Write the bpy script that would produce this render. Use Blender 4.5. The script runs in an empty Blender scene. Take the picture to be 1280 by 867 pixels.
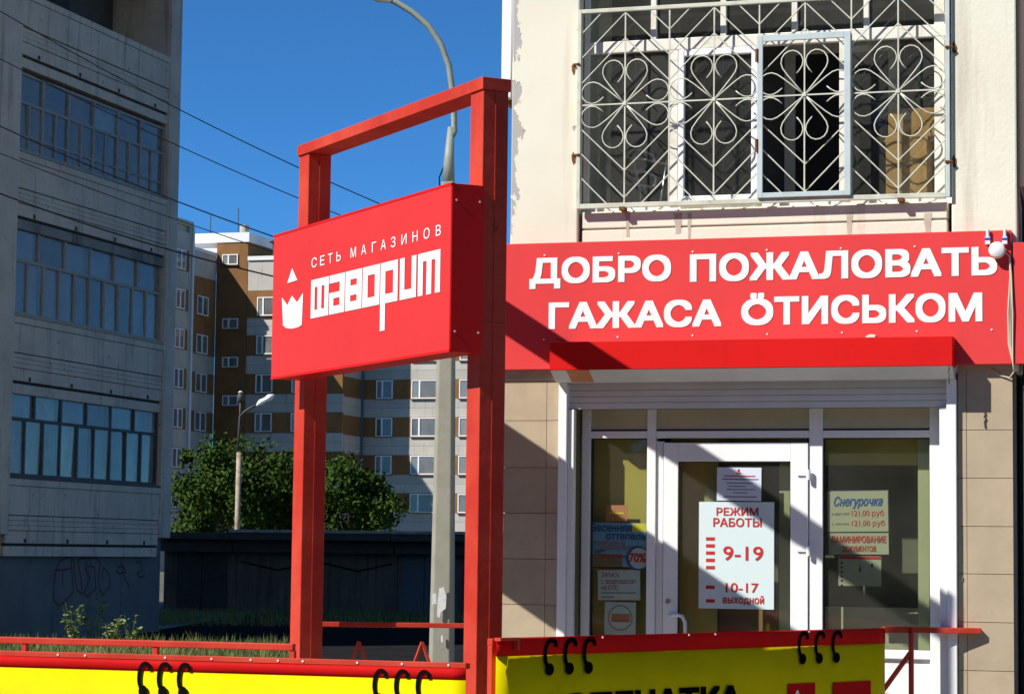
import bpy, math, random
from mathutils import Vector, Matrix
random.seed(7)
R = math.radians
sc = bpy.context.scene
col = sc.collection

# ------------------------------------------------------------------ camera
F = 3000.0                                   # focal length in photo pixels (1280 wide)
PITCH, ROLL, AZ = math.atan(256.5 / F), .012, R(17.3)
CAM = Vector((3.535, -16.18, 1.6))
fh = Vector((-math.sin(AZ), math.cos(AZ), 0)); r0 = Vector((math.cos(AZ), math.sin(AZ), 0)); zax = Vector((0, 0, 1))
fw = fh * math.cos(PITCH) + zax * math.sin(PITCH); u0 = -fh * math.sin(PITCH) + zax * math.cos(PITCH)
rx = r0 * math.cos(ROLL) + u0 * math.sin(ROLL); ry = -r0 * math.sin(ROLL) + u0 * math.cos(ROLL)
cd = bpy.data.cameras.new('camera'); cd.sensor_width = 36; cd.lens = F / 1280 * 36
cd.clip_start = .1; cd.clip_end = 3000
cam = bpy.data.objects.new('camera', cd); col.objects.link(cam)
m = Matrix((rx, ry, -fw)).transposed().to_4x4(); m.translation = CAM; cam.matrix_world = m
sc.camera = cam

# ------------------------------------------------------------------ light
SUN_AZ, SUN_EL = R(43), R(42)            # the light travels this far right of +y, and down
S = Vector((math.sin(SUN_AZ) * math.cos(SUN_EL), math.cos(SUN_AZ) * math.cos(SUN_EL), -math.sin(SUN_EL)))
w = bpy.data.worlds.new('World'); sc.world = w; w.use_nodes = True
nt = w.node_tree; nt.nodes.clear()
sky = nt.nodes.new('ShaderNodeTexSky'); sky.sky_type = 'NISHITA'; sky.sun_disc = False
sky.sun_elevation = SUN_EL; sky.sun_rotation = math.pi + SUN_AZ
sky.air_density = .7; sky.dust_density = 0.0; sky.ozone_density = 10.0; sky.altitude = 3000
bg = nt.nodes.new('ShaderNodeBackground'); bg.inputs[1].default_value = .098
wo = nt.nodes.new('ShaderNodeOutputWorld')
tint = nt.nodes.new('ShaderNodeMix'); tint.data_type = 'RGBA'; tint.blend_type = 'MULTIPLY'; tint.inputs['Factor'].default_value = 1
tint.inputs[7].default_value = (.62, 1.13, 1.19, 1)          # the camera's deep blue rendering of a clear sky, the same all over
nt.links.new(sky.outputs[0], tint.inputs[6]); nt.links.new(tint.outputs[2], bg.inputs[0]); nt.links.new(bg.outputs[0], wo.inputs[0])
sl = bpy.data.lights.new('sun', 'SUN'); sl.energy = 5.0; sl.angle = R(.5); sl.color = (1, .95, .87)
so = bpy.data.objects.new('sun', sl); col.objects.link(so); so.rotation_euler = S.to_track_quat('-Z', 'Y').to_euler()
so.location = (-20, -30, 40)
vs = sc.view_settings; vs.view_transform = 'Standard'; vs.look = 'None'; vs.exposure = .38; vs.gamma = 1
sc.cycles.max_bounces = 8; sc.cycles.transparent_max_bounces = 12

# ------------------------------------------------------------------ photo pixel -> point on a known plane
def ray(px, py): return fw * F + rx * (px - 640) - ry * (py - 433.5)
def hit(px, py, p, n):
    d = ray(px, py); return CAM + d * ((Vector(p) - CAM).dot(n) / d.dot(n))
def ony(px, py, y): return hit(px, py, (0, y, 0), Vector((0, 1, 0)))
def onx(px, py, x): return hit(px, py, (x, 0, 0), Vector((1, 0, 0)))
def atz(px, py, Z): d = ray(px, py); return CAM + d * (Z / d.dot(fh))
def rect(px0, py0, px1, py1, y):
    mx, my = (px0 + px1) / 2, (py0 + py1) / 2
    return ony(px0, my, y).x, ony(px1, my, y).x, ony(mx, py1, y).z, ony(mx, py0, y).z   # x0 x1 z0 z1

# ------------------------------------------------------------------ mesh helpers
def cur(o):
    p = Vector(o.location)
    while o.parent: o = o.parent; p += Vector(o.location)
    return p
def tag(o, label=None, cat=None, group=None, kind=None):
    if label: o['label'] = label
    if cat: o['category'] = cat
    if group: o['group'] = group
    if kind: o['kind'] = kind
    return o
def thing(name, label, cat, loc, group=None):
    o = bpy.data.objects.new(name, None); o.empty_display_size = .2; col.objects.link(o); o.location = loc
    return tag(o, label, cat, group)
class MB:
    def __init__(s): s.v = []; s.f = []
    def box(s, x0, x1, y0, y1, z0, z1):
        b = len(s.v)
        s.v += [(x, y, z) for z in (z0, z1) for y in (y0, y1) for x in (x0, x1)]
        s.f += [tuple(b + i for i in q) for q in ((0, 2, 3, 1), (4, 5, 7, 6), (0, 1, 5, 4), (2, 6, 7, 3), (0, 4, 6, 2), (1, 3, 7, 5))]
        return s
    def obox(s, o, ex, ey, ez, x0, x1, y0, y1, z0, z1):      # box in a frame o + ex, ey, ez
        b = len(s.v); s.box(x0, x1, y0, y1, z0, z1)
        for i in range(b, len(s.v)):
            x, y, z = s.v[i]; s.v[i] = tuple(o + ex * x + ey * y + ez * z)
        return s
    def prism(s, pts, off):                                   # closed polygon (3d points) swept by off
        b = len(s.v); n = len(pts); off = Vector(off)
        s.v += [tuple(Vector(p)) for p in pts] + [tuple(Vector(p) + off) for p in pts]
        s.f.append(tuple(range(b, b + n))); s.f.append(tuple(range(b + 2 * n - 1, b + n - 1, -1)))
        for i in range(n):
            j = (i + 1) % n; s.f.append((b + j, b + i, b + n + i, b + n + j))
        return s
    def tube(s, pts, r, n=6, cap=True):
        pts = [Vector(p) for p in pts]; rs = r if isinstance(r, (list, tuple)) else [r] * len(pts)
        b = len(s.v); prev = None
        for i, p in enumerate(pts):
            t = (pts[min(i + 1, len(pts) - 1)] - pts[max(i - 1, 0)]).normalized()
            if prev is None: a = t.orthogonal().normalized()
            else: a = (prev - t * prev.dot(t)).normalized()
            prev = a; c = t.cross(a)
            for k in range(n):
                q = 2 * math.pi * (k + .5) / n; s.v.append(tuple(p + (a * math.cos(q) + c * math.sin(q)) * rs[i]))
        for i in range(len(pts) - 1):
            for k in range(n):
                k2 = (k + 1) % n; s.f.append((b + i * n + k, b + i * n + k2, b + (i + 1) * n + k2, b + (i + 1) * n + k))
        if cap:
            s.f.append(tuple(b + k for k in range(n - 1, -1, -1))); e = b + (len(pts) - 1) * n
            s.f.append(tuple(e + k for k in range(n)))
        return s
    def quad(s, a, b_, c, d):
        b = len(s.v); s.v += [tuple(a), tuple(b_), tuple(c), tuple(d)]; s.f.append((b, b + 1, b + 2, b + 3)); return s
    def mesh(s, name, mat, org=Vector((0, 0, 0)), smooth=False):
        me = bpy.data.meshes.new(name)
        me.from_pydata([tuple(Vector(p) - org) for p in s.v], [], s.f); me.validate()
        import bmesh
        bm = bmesh.new(); bm.from_mesh(me); bmesh.ops.recalc_face_normals(bm, faces=bm.faces); bm.to_mesh(me); bm.free()
        if mat: me.materials.append(mat)
        if smooth:
            for p in me.polygons: p.use_smooth = True
        return me
    def build(s, name, mat, parent=None, smooth=False, bevel=0, label=None):
        if parent is not None: org = cur(parent)
        else:
            xs = [p[0] for p in s.v]; ys = [p[1] for p in s.v]; zs = [p[2] for p in s.v]
            org = Vector(((min(xs) + max(xs)) / 2, (min(ys) + max(ys)) / 2, min(zs)))
        o = bpy.data.objects.new(name, s.mesh(name, mat, org, smooth)); col.objects.link(o)
        if parent is not None: o.parent = parent
        else: o.location = org
        if bevel:
            md = o.modifiers.new('bevel', 'BEVEL'); md.width = bevel; md.segments = 2; md.limit_method = 'ANGLE'
        if label: o['label'] = label
        return o
def bx(name, x0, x1, y0, y1, z0, z1, mat, parent=None, bevel=0, label=None):
    return MB().box(x0, x1, y0, y1, z0, z1).build(name, mat, parent, bevel=bevel, label=label)
_unit = {}
def piece(name, x0, x1, y0, y1, z0, z1, mat, parent):          # alike pieces share one unit-cube mesh
    me = _unit.get((name, mat.name))
    if me is None: me = _unit[(name, mat.name)] = MB().box(-.5, .5, -.5, .5, -.5, .5).mesh(name, mat)
    o = bpy.data.objects.new(name, me); col.objects.link(o); o.parent = parent
    o.location = Vector(((x0 + x1) / 2, (y0 + y1) / 2, (z0 + z1) / 2)) - cur(parent); o.scale = (x1 - x0, y1 - y0, z1 - z0)
    return o

# ------------------------------------------------------------------ materials
def nodes(name):
    mt = bpy.data.materials.new(name); mt.use_nodes = True
    t = mt.node_tree; return mt, t, t.nodes['Principled BSDF']
def N(t, typ, **kw):
    n = t.nodes.new(typ)
    for k, v in kw.items(): setattr(n, k, v)
    return n
def noise(t, scale, detail=5, stretch=(1, 1, 1), rough=.6):
    g = N(t, 'ShaderNodeNewGeometry'); mp = N(t, 'ShaderNodeMapping'); mp.inputs['Scale'].default_value = stretch
    n = N(t, 'ShaderNodeTexNoise'); n.inputs['Scale'].default_value = scale; n.inputs['Detail'].default_value = detail
    n.inputs['Roughness'].default_value = rough
    t.links.new(g.outputs['Position'], mp.inputs['Vector']); t.links.new(mp.outputs[0], n.inputs['Vector'])
    return n.outputs['Fac']
def ramp(t, src, a, b):
    mr = N(t, 'ShaderNodeMapRange'); mr.inputs['From Min'].default_value = a; mr.inputs['From Max'].default_value = b
    t.links.new(src, mr.inputs['Value']); return mr.outputs[0]
def mixc(t, fac, a, b):
    mx = N(t, 'ShaderNodeMix', data_type='RGBA'); mx.clamp_factor = True
    t.links.new(fac, mx.inputs['Factor'])
    for i, c in ((6, a), (7, b)):
        if hasattr(c, 'links'): t.links.new(c, mx.inputs[i])
        else: mx.inputs[i].default_value = (*c, 1)
    return mx.outputs[2]
def mat(name, c, c2=None, scale=2., rng=(.35, .7), rough=.7, streak=None, samt=(.55, .75), bump=0, bscale=60, metal=0, spec=.4, coat=0, grime=None, gr=(.62, .75), rand=0):
    mt, t, p = nodes(name)
    src = None
    if c2: src = mixc(t, ramp(t, noise(t, scale), *rng), c, c2)
    if streak: src = mixc(t, ramp(t, noise(t, 1., 4, (5, 5, .35)), *samt), src or c, streak)
    if grime: src = mixc(t, ramp(t, noise(t, 9., 8), *gr), src or c, grime)
    if rand and src is not None:                              # every piece a little lighter or darker than the next
        oi = N(t, 'ShaderNodeObjectInfo'); hs = N(t, 'ShaderNodeHueSaturation'); mr = N(t, 'ShaderNodeMapRange')
        mr.inputs['To Min'].default_value = 1 - rand; mr.inputs['To Max'].default_value = 1 + rand
        t.links.new(oi.outputs['Random'], mr.inputs['Value']); t.links.new(mr.outputs[0], hs.inputs['Value']); t.links.new(src, hs.inputs['Color']); src = hs.outputs[0]
    if src is not None: t.links.new(src, p.inputs['Base Color'])
    else: p.inputs['Base Color'].default_value = (*c, 1)
    p.inputs['Roughness'].default_value = rough; p.inputs['Metallic'].default_value = metal
    p.inputs['Specular IOR Level'].default_value = spec; p.inputs['Coat Weight'].default_value = coat
    if bump:
        bn = N(t, 'ShaderNodeBump'); bn.inputs['Strength'].default_value = bump; bn.inputs['Distance'].default_value = .01
        t.links.new(noise(t, bscale, 6), bn.inputs['Height']); t.links.new(bn.outputs[0], p.inputs['Normal'])
    return mt
def glass(name, tint=(.85, .9, .88), extra=.0, dust=0.):
    mt = bpy.data.materials.new(name); mt.use_nodes = True; t = mt.node_tree; t.nodes.clear()
    o = N(t, 'ShaderNodeOutputMaterial'); tr = N(t, 'ShaderNodeBsdfTransparent'); tr.inputs[0].default_value = (*tint, 1)
    gl = N(t, 'ShaderNodeBsdfGlossy'); gl.inputs['Roughness'].default_value = .03
    fr = N(t, 'ShaderNodeLayerWeight'); fr.inputs[0].default_value = .5
    pw = N(t, 'ShaderNodeMath', operation='POWER'); pw.inputs[1].default_value = 5.
    ad = N(t, 'ShaderNodeMath', operation='MULTIPLY_ADD'); ad.inputs[1].default_value = .90; ad.inputs[2].default_value = .04 + extra
    t.links.new(fr.outputs['Facing'], pw.inputs[0])
    mx = N(t, 'ShaderNodeMixShader')
    bn = N(t, 'ShaderNodeBump'); bn.inputs['Strength'].default_value = .05; bn.inputs['Distance'].default_value = .02
    t.links.new(noise(t, 1.6, 2), bn.inputs['Height']); t.links.new(bn.outputs[0], gl.inputs['Normal'])
    t.links.new(pw.outputs[0], ad.inputs[0]); t.links.new(ad.outputs[0], mx.inputs[0])
    t.links.new(tr.outputs[0], mx.inputs[1]); t.links.new(gl.outputs[0], mx.inputs[2]); t.links.new(mx.outputs[0], o.inputs[0])
    if dust:                                                  # a film of dust on old panes
        df = N(t, 'ShaderNodeBsdfDiffuse'); df.inputs[0].default_value = (.42, .41, .38, 1); m2 = N(t, 'ShaderNodeMixShader')
        mr = N(t, 'ShaderNodeMapRange'); mr.inputs['From Min'].default_value = .3; mr.inputs['From Max'].default_value = .7; mr.inputs['To Min'].default_value = dust * .4; mr.inputs['To Max'].default_value = dust * 1.6
        t.links.new(noise(t, 1.1, 4, (1, 1, .4)), mr.inputs['Value']); t.links.new(mr.outputs[0], m2.inputs[0]); t.links.new(mx.outputs[0], m2.inputs[1]); t.links.new(df.outputs[0], m2.inputs[2]); t.links.new(m2.outputs[0], o.inputs[0])
    return mt
def vinyl(name, c, fac=.4):                                   # banner cloth lets some light through
    mt, t, p = nodes(name); p.inputs['Roughness'].default_value = .6; p.inputs['Specular IOR Level'].default_value = .04
    cc = mixc(t, ramp(t, noise(t, 3., 4), .4, .7), c, tuple(x * .9 for x in c)); t.links.new(cc, p.inputs['Base Color'])
    tl = N(t, 'ShaderNodeBsdfTranslucent'); t.links.new(cc, tl.inputs[0]); mx = N(t, 'ShaderNodeMixShader'); mx.inputs[0].default_value = fac
    o = t.nodes['Material Output']; t.links.new(p.outputs[0], mx.inputs[1]); t.links.new(tl.outputs[0], mx.inputs[2]); t.links.new(mx.outputs[0], o.inputs[0])
    bn = N(t, 'ShaderNodeBump'); bn.inputs['Strength'].default_value = .25; bn.inputs['Distance'].default_value = .03
    t.links.new(noise(t, 2.2, 3), bn.inputs['Height']); t.links.new(bn.outputs[0], p.inputs['Normal'])
    return mt

M = {}
M['cream'] = mat('cream_paint', (.755, .74, .61), (.69, .665, .53), 1.1, (.45, .75), .8, streak=(.46, .42, .32), samt=(.56, .78), bump=.25, bscale=30, grime=(.48, .44, .36), gr=(.70, .80))
M['tile'] = mat('beige_tile', (.44, .36, .25), (.385, .315, .22), 4., (.4, .65), .45, bump=.05, bscale=90, grime=(.32, .26, .19), gr=(.64, .78), rand=.07)
M['drip'] = mat('grey_drip_stain', (.52, .48, .38), (.42, .38, .30), 12., rough=.9)
M['mortar'] = mat('grey_mortar', (.40, .37, .31), (.30, .28, .24), 6., bump=.5, rough=.9)
M['red_box'] = mat('red_box_face', (.64, .034, .033), (.58, .030, .030), 1.2, (.4, .7), .5, spec=.2, streak=(.54, .032, .030), samt=(.6, .85), grime=(.42, .05, .05), gr=(.72, .84))
M['red'] = mat('red_composite_panel', (.72, .053, .055), (.65, .047, .050), 1.2, (.4, .7), .5, spec=.2, streak=(.60, .05, .05), samt=(.6, .85), grime=(.45, .05, .05), gr=(.74, .84))
M['red2'] = mat('glossy_red_metal', (.64, .011, .010), (.57, .010, .009), 1.5, (.4, .7), .45, spec=.12, streak=(.48, .012, .010), samt=(.6, .85))
M['redpaint'] = mat('red_enamel_paint', (.57, .066, .036), (.47, .034, .019), 1.7, (.38, .62), .55, spec=.15, bump=.3, bscale=14, streak=(.40, .036, .022), samt=(.56, .8), grime=(.22, .05, .03), gr=(.66, .76))
M['white'] = mat('white_vinyl_letter', (.84, .84, .84), rough=.4)
M['pvc'] = mat('white_upvc', (.84, .85, .85), (.79, .80, .80), 2.5, (.45, .7), .35, grime=(.6, .58, .52), gr=(.72, .84))
M['pvc_panel'] = mat('grey_transom_panel', (.50, .47, .32), (.42, .40, .27), 3., rough=.5)
M['shutter'] = mat('painted_shutter_metal', (.66, .68, .70), (.58, .60, .62), 3., rough=.4)
M['gap'] = mat('dark_joint', (.03, .028, .026), rough=.9)
M['rubber'] = mat('black_rubber', (.02, .02, .02), rough=.8)
M['grille'] = mat('pale_green_enamel', (.62, .64, .53), (.52, .52, .42), 9., (.45, .65), .45, grime=(.30, .20, .11), gr=(.68, .76))
M['grille_b'] = mat('pale_blue_enamel', (.52, .61, .62), (.46, .54, .54), 7., (.45, .65), .45, grime=(.28, .18, .10), gr=(.70, .78))
M['oldwhite'] = mat('old_white_paint', (.76, .74, .66), (.62, .58, .48), 6., (.5, .7), .65, bump=.2, grime=(.34, .30, .24), gr=(.66, .74))
M['rust'] = mat('rust', (.20, .08, .025), (.10, .04, .015), 20., rough=.9)
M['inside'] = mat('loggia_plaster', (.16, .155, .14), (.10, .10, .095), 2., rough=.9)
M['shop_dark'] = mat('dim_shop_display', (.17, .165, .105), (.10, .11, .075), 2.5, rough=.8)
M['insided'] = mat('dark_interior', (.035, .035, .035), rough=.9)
M['cardboard'] = mat('cardboard', (.52, .28, .085), (.44, .23, .07), 5., rough=.85)
M['chrome'] = mat('dull_chrome', (.6, .6, .6), rough=.3, metal=1)
M['glass'] = glass('shop_window_glass', (.90, .93, .90), .0, .035)
M['glass_l'] = glass('loggia_glass', (.88, .92, .92), .0, .045)
M['glass_far'] = glass('old_window_glass', (.82, .87, .88), .0, .22)
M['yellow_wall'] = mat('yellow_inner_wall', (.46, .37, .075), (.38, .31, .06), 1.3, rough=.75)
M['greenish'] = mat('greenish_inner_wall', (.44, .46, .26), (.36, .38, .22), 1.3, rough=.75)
M['brownish'] = mat('brown_inner_shelf', (.30, .17, .07), rough=.7)
M['paper'] = mat('white_paper', (.60, .72, .74), rough=.6)
M['paper_b'] = mat('bluish_paper', (.62, .68, .80), rough=.6)
M['paper_y'] = mat('yellowed_paper', (.40, .40, .27), rough=.6)
M['poster_blue'] = mat('poster_blue', (.20, .45, .72), rough=.5)
M['poster_yellow'] = mat('poster_yellow', (.75, .65, .06), rough=.5)
M['poster_brown'] = mat('poster_brown', (.30, .19, .10), (.22, .15, .09), 12., rough=.6)
M['ink_red'] = mat('red_ink', (.50, .02, .02), rough=.6)
M['ink_blue'] = mat('blue_ink', (.02, .10, .36), rough=.6)
M['ink'] = mat('black_ink', (.006, .006, .006), rough=.9, spec=.0)
M['ink_grey'] = mat('grey_ink', (.15, .15, .17), rough=.6)
M['stamp'] = mat('faded_orange_print', (.55, .22, .10), rough=.6)
M['yellow'] = vinyl('yellow_vinyl', (.76, .655, .001), .12)
M['redvinyl'] = vinyl('red_vinyl', (.66, .012, .012), .25)
M['concrete'] = mat('weathered_concrete', (.54, .475, .40), (.42, .37, .315), 1.5, (.4, .7), .9, streak=(.23, .205, .18), samt=(.54, .78), bump=.3, bscale=25, grime=(.17, .15, .135), gr=(.62, .74))
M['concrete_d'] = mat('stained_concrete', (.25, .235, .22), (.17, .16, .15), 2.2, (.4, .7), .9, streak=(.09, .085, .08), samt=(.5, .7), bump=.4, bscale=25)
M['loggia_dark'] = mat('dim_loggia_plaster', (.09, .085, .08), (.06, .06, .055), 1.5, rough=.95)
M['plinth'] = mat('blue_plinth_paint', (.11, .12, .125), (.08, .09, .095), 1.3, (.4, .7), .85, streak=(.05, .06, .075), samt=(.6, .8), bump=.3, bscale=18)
M['frame_g'] = mat('greyed_window_wood', (.30, .31, .31), (.20, .20, .20), 9., rough=.8)
M['frame_t'] = mat('tan_window_wood', (.34, .31, .27), (.27, .25, .22), 9., rough=.8)
M['frame_d'] = mat('dark_window_wood', (.075, .065, .06), (.05, .05, .05), 9., rough=.7)
M['curtain'] = mat('pale_curtain', (.46, .46, .44), (.32, .32, .31), 1.6, (.4, .65), .9, rand=.25)
M['curtain_b'] = mat('white_net_curtain', (.58, .58, .55), (.44, .44, .42), 6., (.4, .65), .9)
M['curtain_c'] = mat('dusty_blind', (.30, .29, .25), (.2, .2, .17), 3., (.4, .65), .9)
M['brick'] = mat('ochre_brick_face', (.26, .122, .040), (.19, .090, .030), .6, (.38, .66), .9, streak=(.15, .075, .026), samt=(.55, .8), grime=(.16, .08, .03), gr=(.58, .72), rand=.1)
M['panel'] = mat('pale_grey_panel', (.47, .445, .39), (.40, .38, .335), .5, (.4, .7), .9, streak=(.25, .24, .225), samt=(.58, .82), grime=(.26, .25, .235), gr=(.66, .8), rand=.07)
M['panel_w'] = mat('white_roof_cladding', (.72, .72, .70), rough=.7)
M['roofdark'] = mat('dark_roof_metal', (.10, .10, .11), rough=.6)
M['pole'] = mat('pale_concrete_pole', (.31, .295, .24), (.26, .245, .20), 3., (.4, .7), .9, bump=.3, bscale=40, grime=(.20, .19, .16), gr=(.66, .78))
M['whitewash'] = mat('whitewash', (.74, .74, .72), (.55, .55, .53), 14., rough=.9)
M['steel'] = mat('green_grey_steel', (.26, .30, .27), (.20, .23, .21), 5., rough=.55)
M['dsteel'] = mat('dark_steel', (.05, .05, .05), rough=.6)
M['rustpole'] = mat('rusty_pale_pole', (.42, .36, .29), (.26, .16, .09), 4., rough=.9)
M['lamp'] = mat('lamp_glass', (.80, .80, .80), rough=.3)
M['wire'] = mat('black_cable', (.010, .010, .012), rough=1, spec=0)
M['garage'] = mat('garage_concrete', (.15, .14, .12), (.10, .095, .08), .8, (.4, .7), .95, streak=(.05, .05, .045), samt=(.5, .75), bump=.4, bscale=14)
M['gdoor'] = mat('dark_garage_door', (.045, .05, .05), (.03, .03, .03), 2., rough=.7)
M['roofing'] = mat('tar_roofing', (.07, .07, .068), (.05, .05, .048), 3., rough=.9)
M['roofedge'] = mat('lit_tone_roof_edge', (.50, .47, .40), (.28, .26, .22), 4., rough=.95)  # pale tone stands in for sun catching the garage roof edges
M['blue_side'] = mat('faded_blue_panel', (.09, .12, .16), rough=.8)
M['bark'] = mat('bark', (.09, .07, .05), rough=.95)
M['leaf1'] = mat('tree_leaf', (.022, .050, .008), (.050, .092, .014), 1.4, (.35, .65), .7, spec=.06)
M['leaf2'] = mat('weed_leaf', (.12, .19, .04), (.18, .22, .06), 9., (.4, .6), .6)
M['grassm'] = mat('grass_blade', (.09, .13, .025), (.16, .17, .05), 2., (.4, .6), .7)
M['ground'] = mat('trodden_ground', (.13, .115, .09), (.07, .085, .04), .35, (.4, .6), .95, bump=.4, bscale=8)
M['asphalt'] = mat('asphalt', (.06, .06, .06), (.045, .045, .045), 2., rough=.95, bump=.4, bscale=50)
M['asphalt_shade'] = mat('shade_toned_asphalt', (.022, .022, .024), (.014, .014, .015), 2., rough=1., spec=0, bump=.4, bscale=50)  # near black: the shade on the yard is put into the colour
M['paving'] = mat('porch_concrete', (.30, .29, .27), (.22, .21, .2), 2., rough=.9, bump=.3)
M['brownpipe'] = mat('brown_downpipe', (.06, .045, .04), rough=.5)
M['blueplastic'] = mat('blue_plastic', (.03, .08, .45), rough=.4)
M['whiteplastic'] = mat('white_plastic', (.80, .80, .80), rough=.35)
M['beigecable'] = mat('beige_cable', (.62, .55, .42), rough=.5)
M['olive'] = mat('olive_door', (.05, .055, .03), rough=.6)
M['graffiti'] = mat('dark_red_spray', (.10, .03, .04), rough=.9)
# painted pilaster whose paint has flaked off along the left arris
def peel():
    mt, t, p = nodes('peeling_cream_paint'); p.inputs['Roughness'].default_value = .85
    base = mixc(t, ramp(t, noise(t, 1.1), .45, .75), (.755, .74, .61), (.69, .665, .53))
    base = mixc(t, ramp(t, noise(t, 1., 4, (5, 5, .35)), .62, .85), base, (.62, .56, .42))
    g = N(t, 'ShaderNodeNewGeometry'); sx = N(t, 'ShaderNodeSeparateXYZ'); t.links.new(g.outputs['Position'], sx.inputs[0])
    edge = ramp(t, sx.outputs['X'], -1.40, -1.53)
    ns = noise(t, 7., 8, (1, 1, .55))
    ad = N(t, 'ShaderNodeMath', operation='MULTIPLY_ADD'); ad.inputs[1].default_value = .30
    t.links.new(edge, ad.inputs[0]); t.links.new(ns, ad.inputs[2])
    f = ramp(t, ad.outputs[0], .70, .72)
    c = mixc(t, f, base, (.42, .41, .39)); t.links.new(c, p.inputs['Base Color'])
    bn = N(t, 'ShaderNodeBump'); bn.inputs['Strength'].default_value = .6; bn.inputs['Distance'].default_value = .01; bn.invert = True
    t.links.new(f, bn.inputs['Height']); t.links.new(bn.outputs[0], p.inputs['Normal'])
    return mt
M['peel'] = peel()

# ------------------------------------------------------------------ lettering: text outlines turned into flat meshes
from mathutils.geometry import tessellate_polygon, interpolate_bezier
_gc = {}
def glyphs(txt, bold=0.0, shear=0.0):
    """text outlines as triangles; contours that overlap are filled one by one, a hair apart in depth"""
    if (txt, shear) in _gc: return _gc[(txt, shear)]
    cu = bpy.data.curves.new('t', 'FONT'); cu.body = txt; cu.size = 1; cu.shear = shear
    o = bpy.data.objects.new('t', cu); col.objects.link(o)
    dg = bpy.context.evaluated_depsgraph_get(); c2 = o.evaluated_get(dg).to_curve(dg, apply_modifiers=False)
    loops = []
    for sp in c2.splines:
        bp_ = sp.bezier_points; pl = []
        for i in range(len(bp_)):
            a_, b_ = bp_[i], bp_[(i + 1) % len(bp_)]
            straight = a_.handle_right_type == 'VECTOR' and b_.handle_left_type == 'VECTOR'
            q = [a_.co] if straight else interpolate_bezier(a_.co, a_.handle_right, b_.handle_left, b_.co, 6)[:-1]
            pl += [Vector((p.x, p.y, 0)) for p in q]
        area = sum(pl[i].x * pl[(i + 1) % len(pl)].y - pl[(i + 1) % len(pl)].x * pl[i].y for i in range(len(pl))) / 2
        if len(pl) > 2 and abs(area) > 1e-6: loops.append((area, pl))
    bpy.data.objects.remove(o); bpy.data.curves.remove(cu)
    v, f = [], []
    xs = [(min(p.x for p in pl), max(p.x for p in pl)) for _, pl in loops]
    groups = []                                               # contours whose x ranges touch belong to one letter
    for i in sorted(range(len(loops)), key=lambda i: xs[i][0]):
        if groups and xs[i][0] < groups[-1][1] - 1e-4: groups[-1][0].append(i); groups[-1][1] = max(groups[-1][1], xs[i][1])
        else: groups.append([[i], xs[i][1]])
    for idx, _ in groups:
        edges = []; ys = set()
        for i in idx:
            pl = loops[i][1]
            for k in range(len(pl)):
                p, q = pl[k], pl[(k + 1) % len(pl)]; ys.add(round(p.y, 4))
                if abs(p.y - q.y) > 1e-5: edges.append((min(p.y, q.y), max(p.y, q.y), p if p.y < q.y else q, q if p.y < q.y else p, 1 if p.y < q.y else -1))
        ys = sorted(ys)
        for y0, y1 in zip(ys, ys[1:]):
            if y1 - y0 < 2e-4: continue
            ym = (y0 + y1) / 2; at = lambda e, y: e[2].x + (e[3].x - e[2].x) * (y - e[2].y) / (e[3].y - e[2].y)
            act = sorted((at(e, ym), i_) for i_, e in enumerate(edges) if e[0] < ym < e[1]); w_ = 0; st_ = None
            for x, i_ in act:
                w0 = w_; w_ += edges[i_][4]
                if w0 == 0: st_ = i_
                elif w_ == 0:
                    e0, e1 = edges[st_], edges[i_]; k = len(v)
                    v += [(at(e0, y0), y0, 0), (at(e1, y0), y0, 0), (at(e1, y1), y1, 0), (at(e0, y1), y1, 0)]; f.append((k, k + 1, k + 2, k + 3))
    _gc[(txt, shear)] = (v, f); return v, f
CAPH = None
def letters(txt, org, ex, ez, x0, x1, z0, z1, mt, parent, bold=0.0, name='lettering', shear=0.):
    """txt fitted so that its width spans x0..x1 and its cap height z0..z1 in the frame org + ex, ez; bold thickens the strokes"""
    global CAPH
    if CAPH is None:
        hv, _ = glyphs('Н'); CAPH = max(p[1] for p in hv)
    v, f = glyphs(txt, 0, shear)
    if not v: return None
    a, b = min(p[0] for p in v) - bold, max(p[0] for p in v) + bold
    lo, hi = -bold, CAPH + bold
    nrm = ex.cross(ez); nrm = nrm if nrm.dot(CAM - org) > 0 else -nrm
    mb = MB(); sx = (x1 - x0) / (b - a); sz = (z1 - z0) / (hi - lo)
    offs = [(0, 0)] if bold <= 0 else [(i, j) for i in (-1, 0, 1) for j in (-1, 0, 1) if i or j]
    for k, (i, j) in enumerate(offs):
        bse = len(mb.v); o_ = org + nrm * (k * .00015)
        mb.v += [tuple(o_ + ex * (x0 + (p[0] + i * bold - a) * sx) + ez * (z0 + (p[1] + j * bold - lo) * sz) + nrm * p[2]) for p in v]
        mb.f += [tuple(bse + q for q in face) for face in f]
    return mb.build(name, mt, parent)
EX, EZ = Vector((1, 0, 0)), Vector((0, 0, 1))
def fletters(txt, px0, py0, px1, py1, y, mt, parent, **k):     # on a plane y = const, from a photo rectangle
    x0, x1, z0, z1 = rect(px0, py0, px1, py1, y); return letters(txt, Vector((0, y, 0)), EX, EZ, x0, x1, z0, z1, mt, parent, **k)

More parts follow.
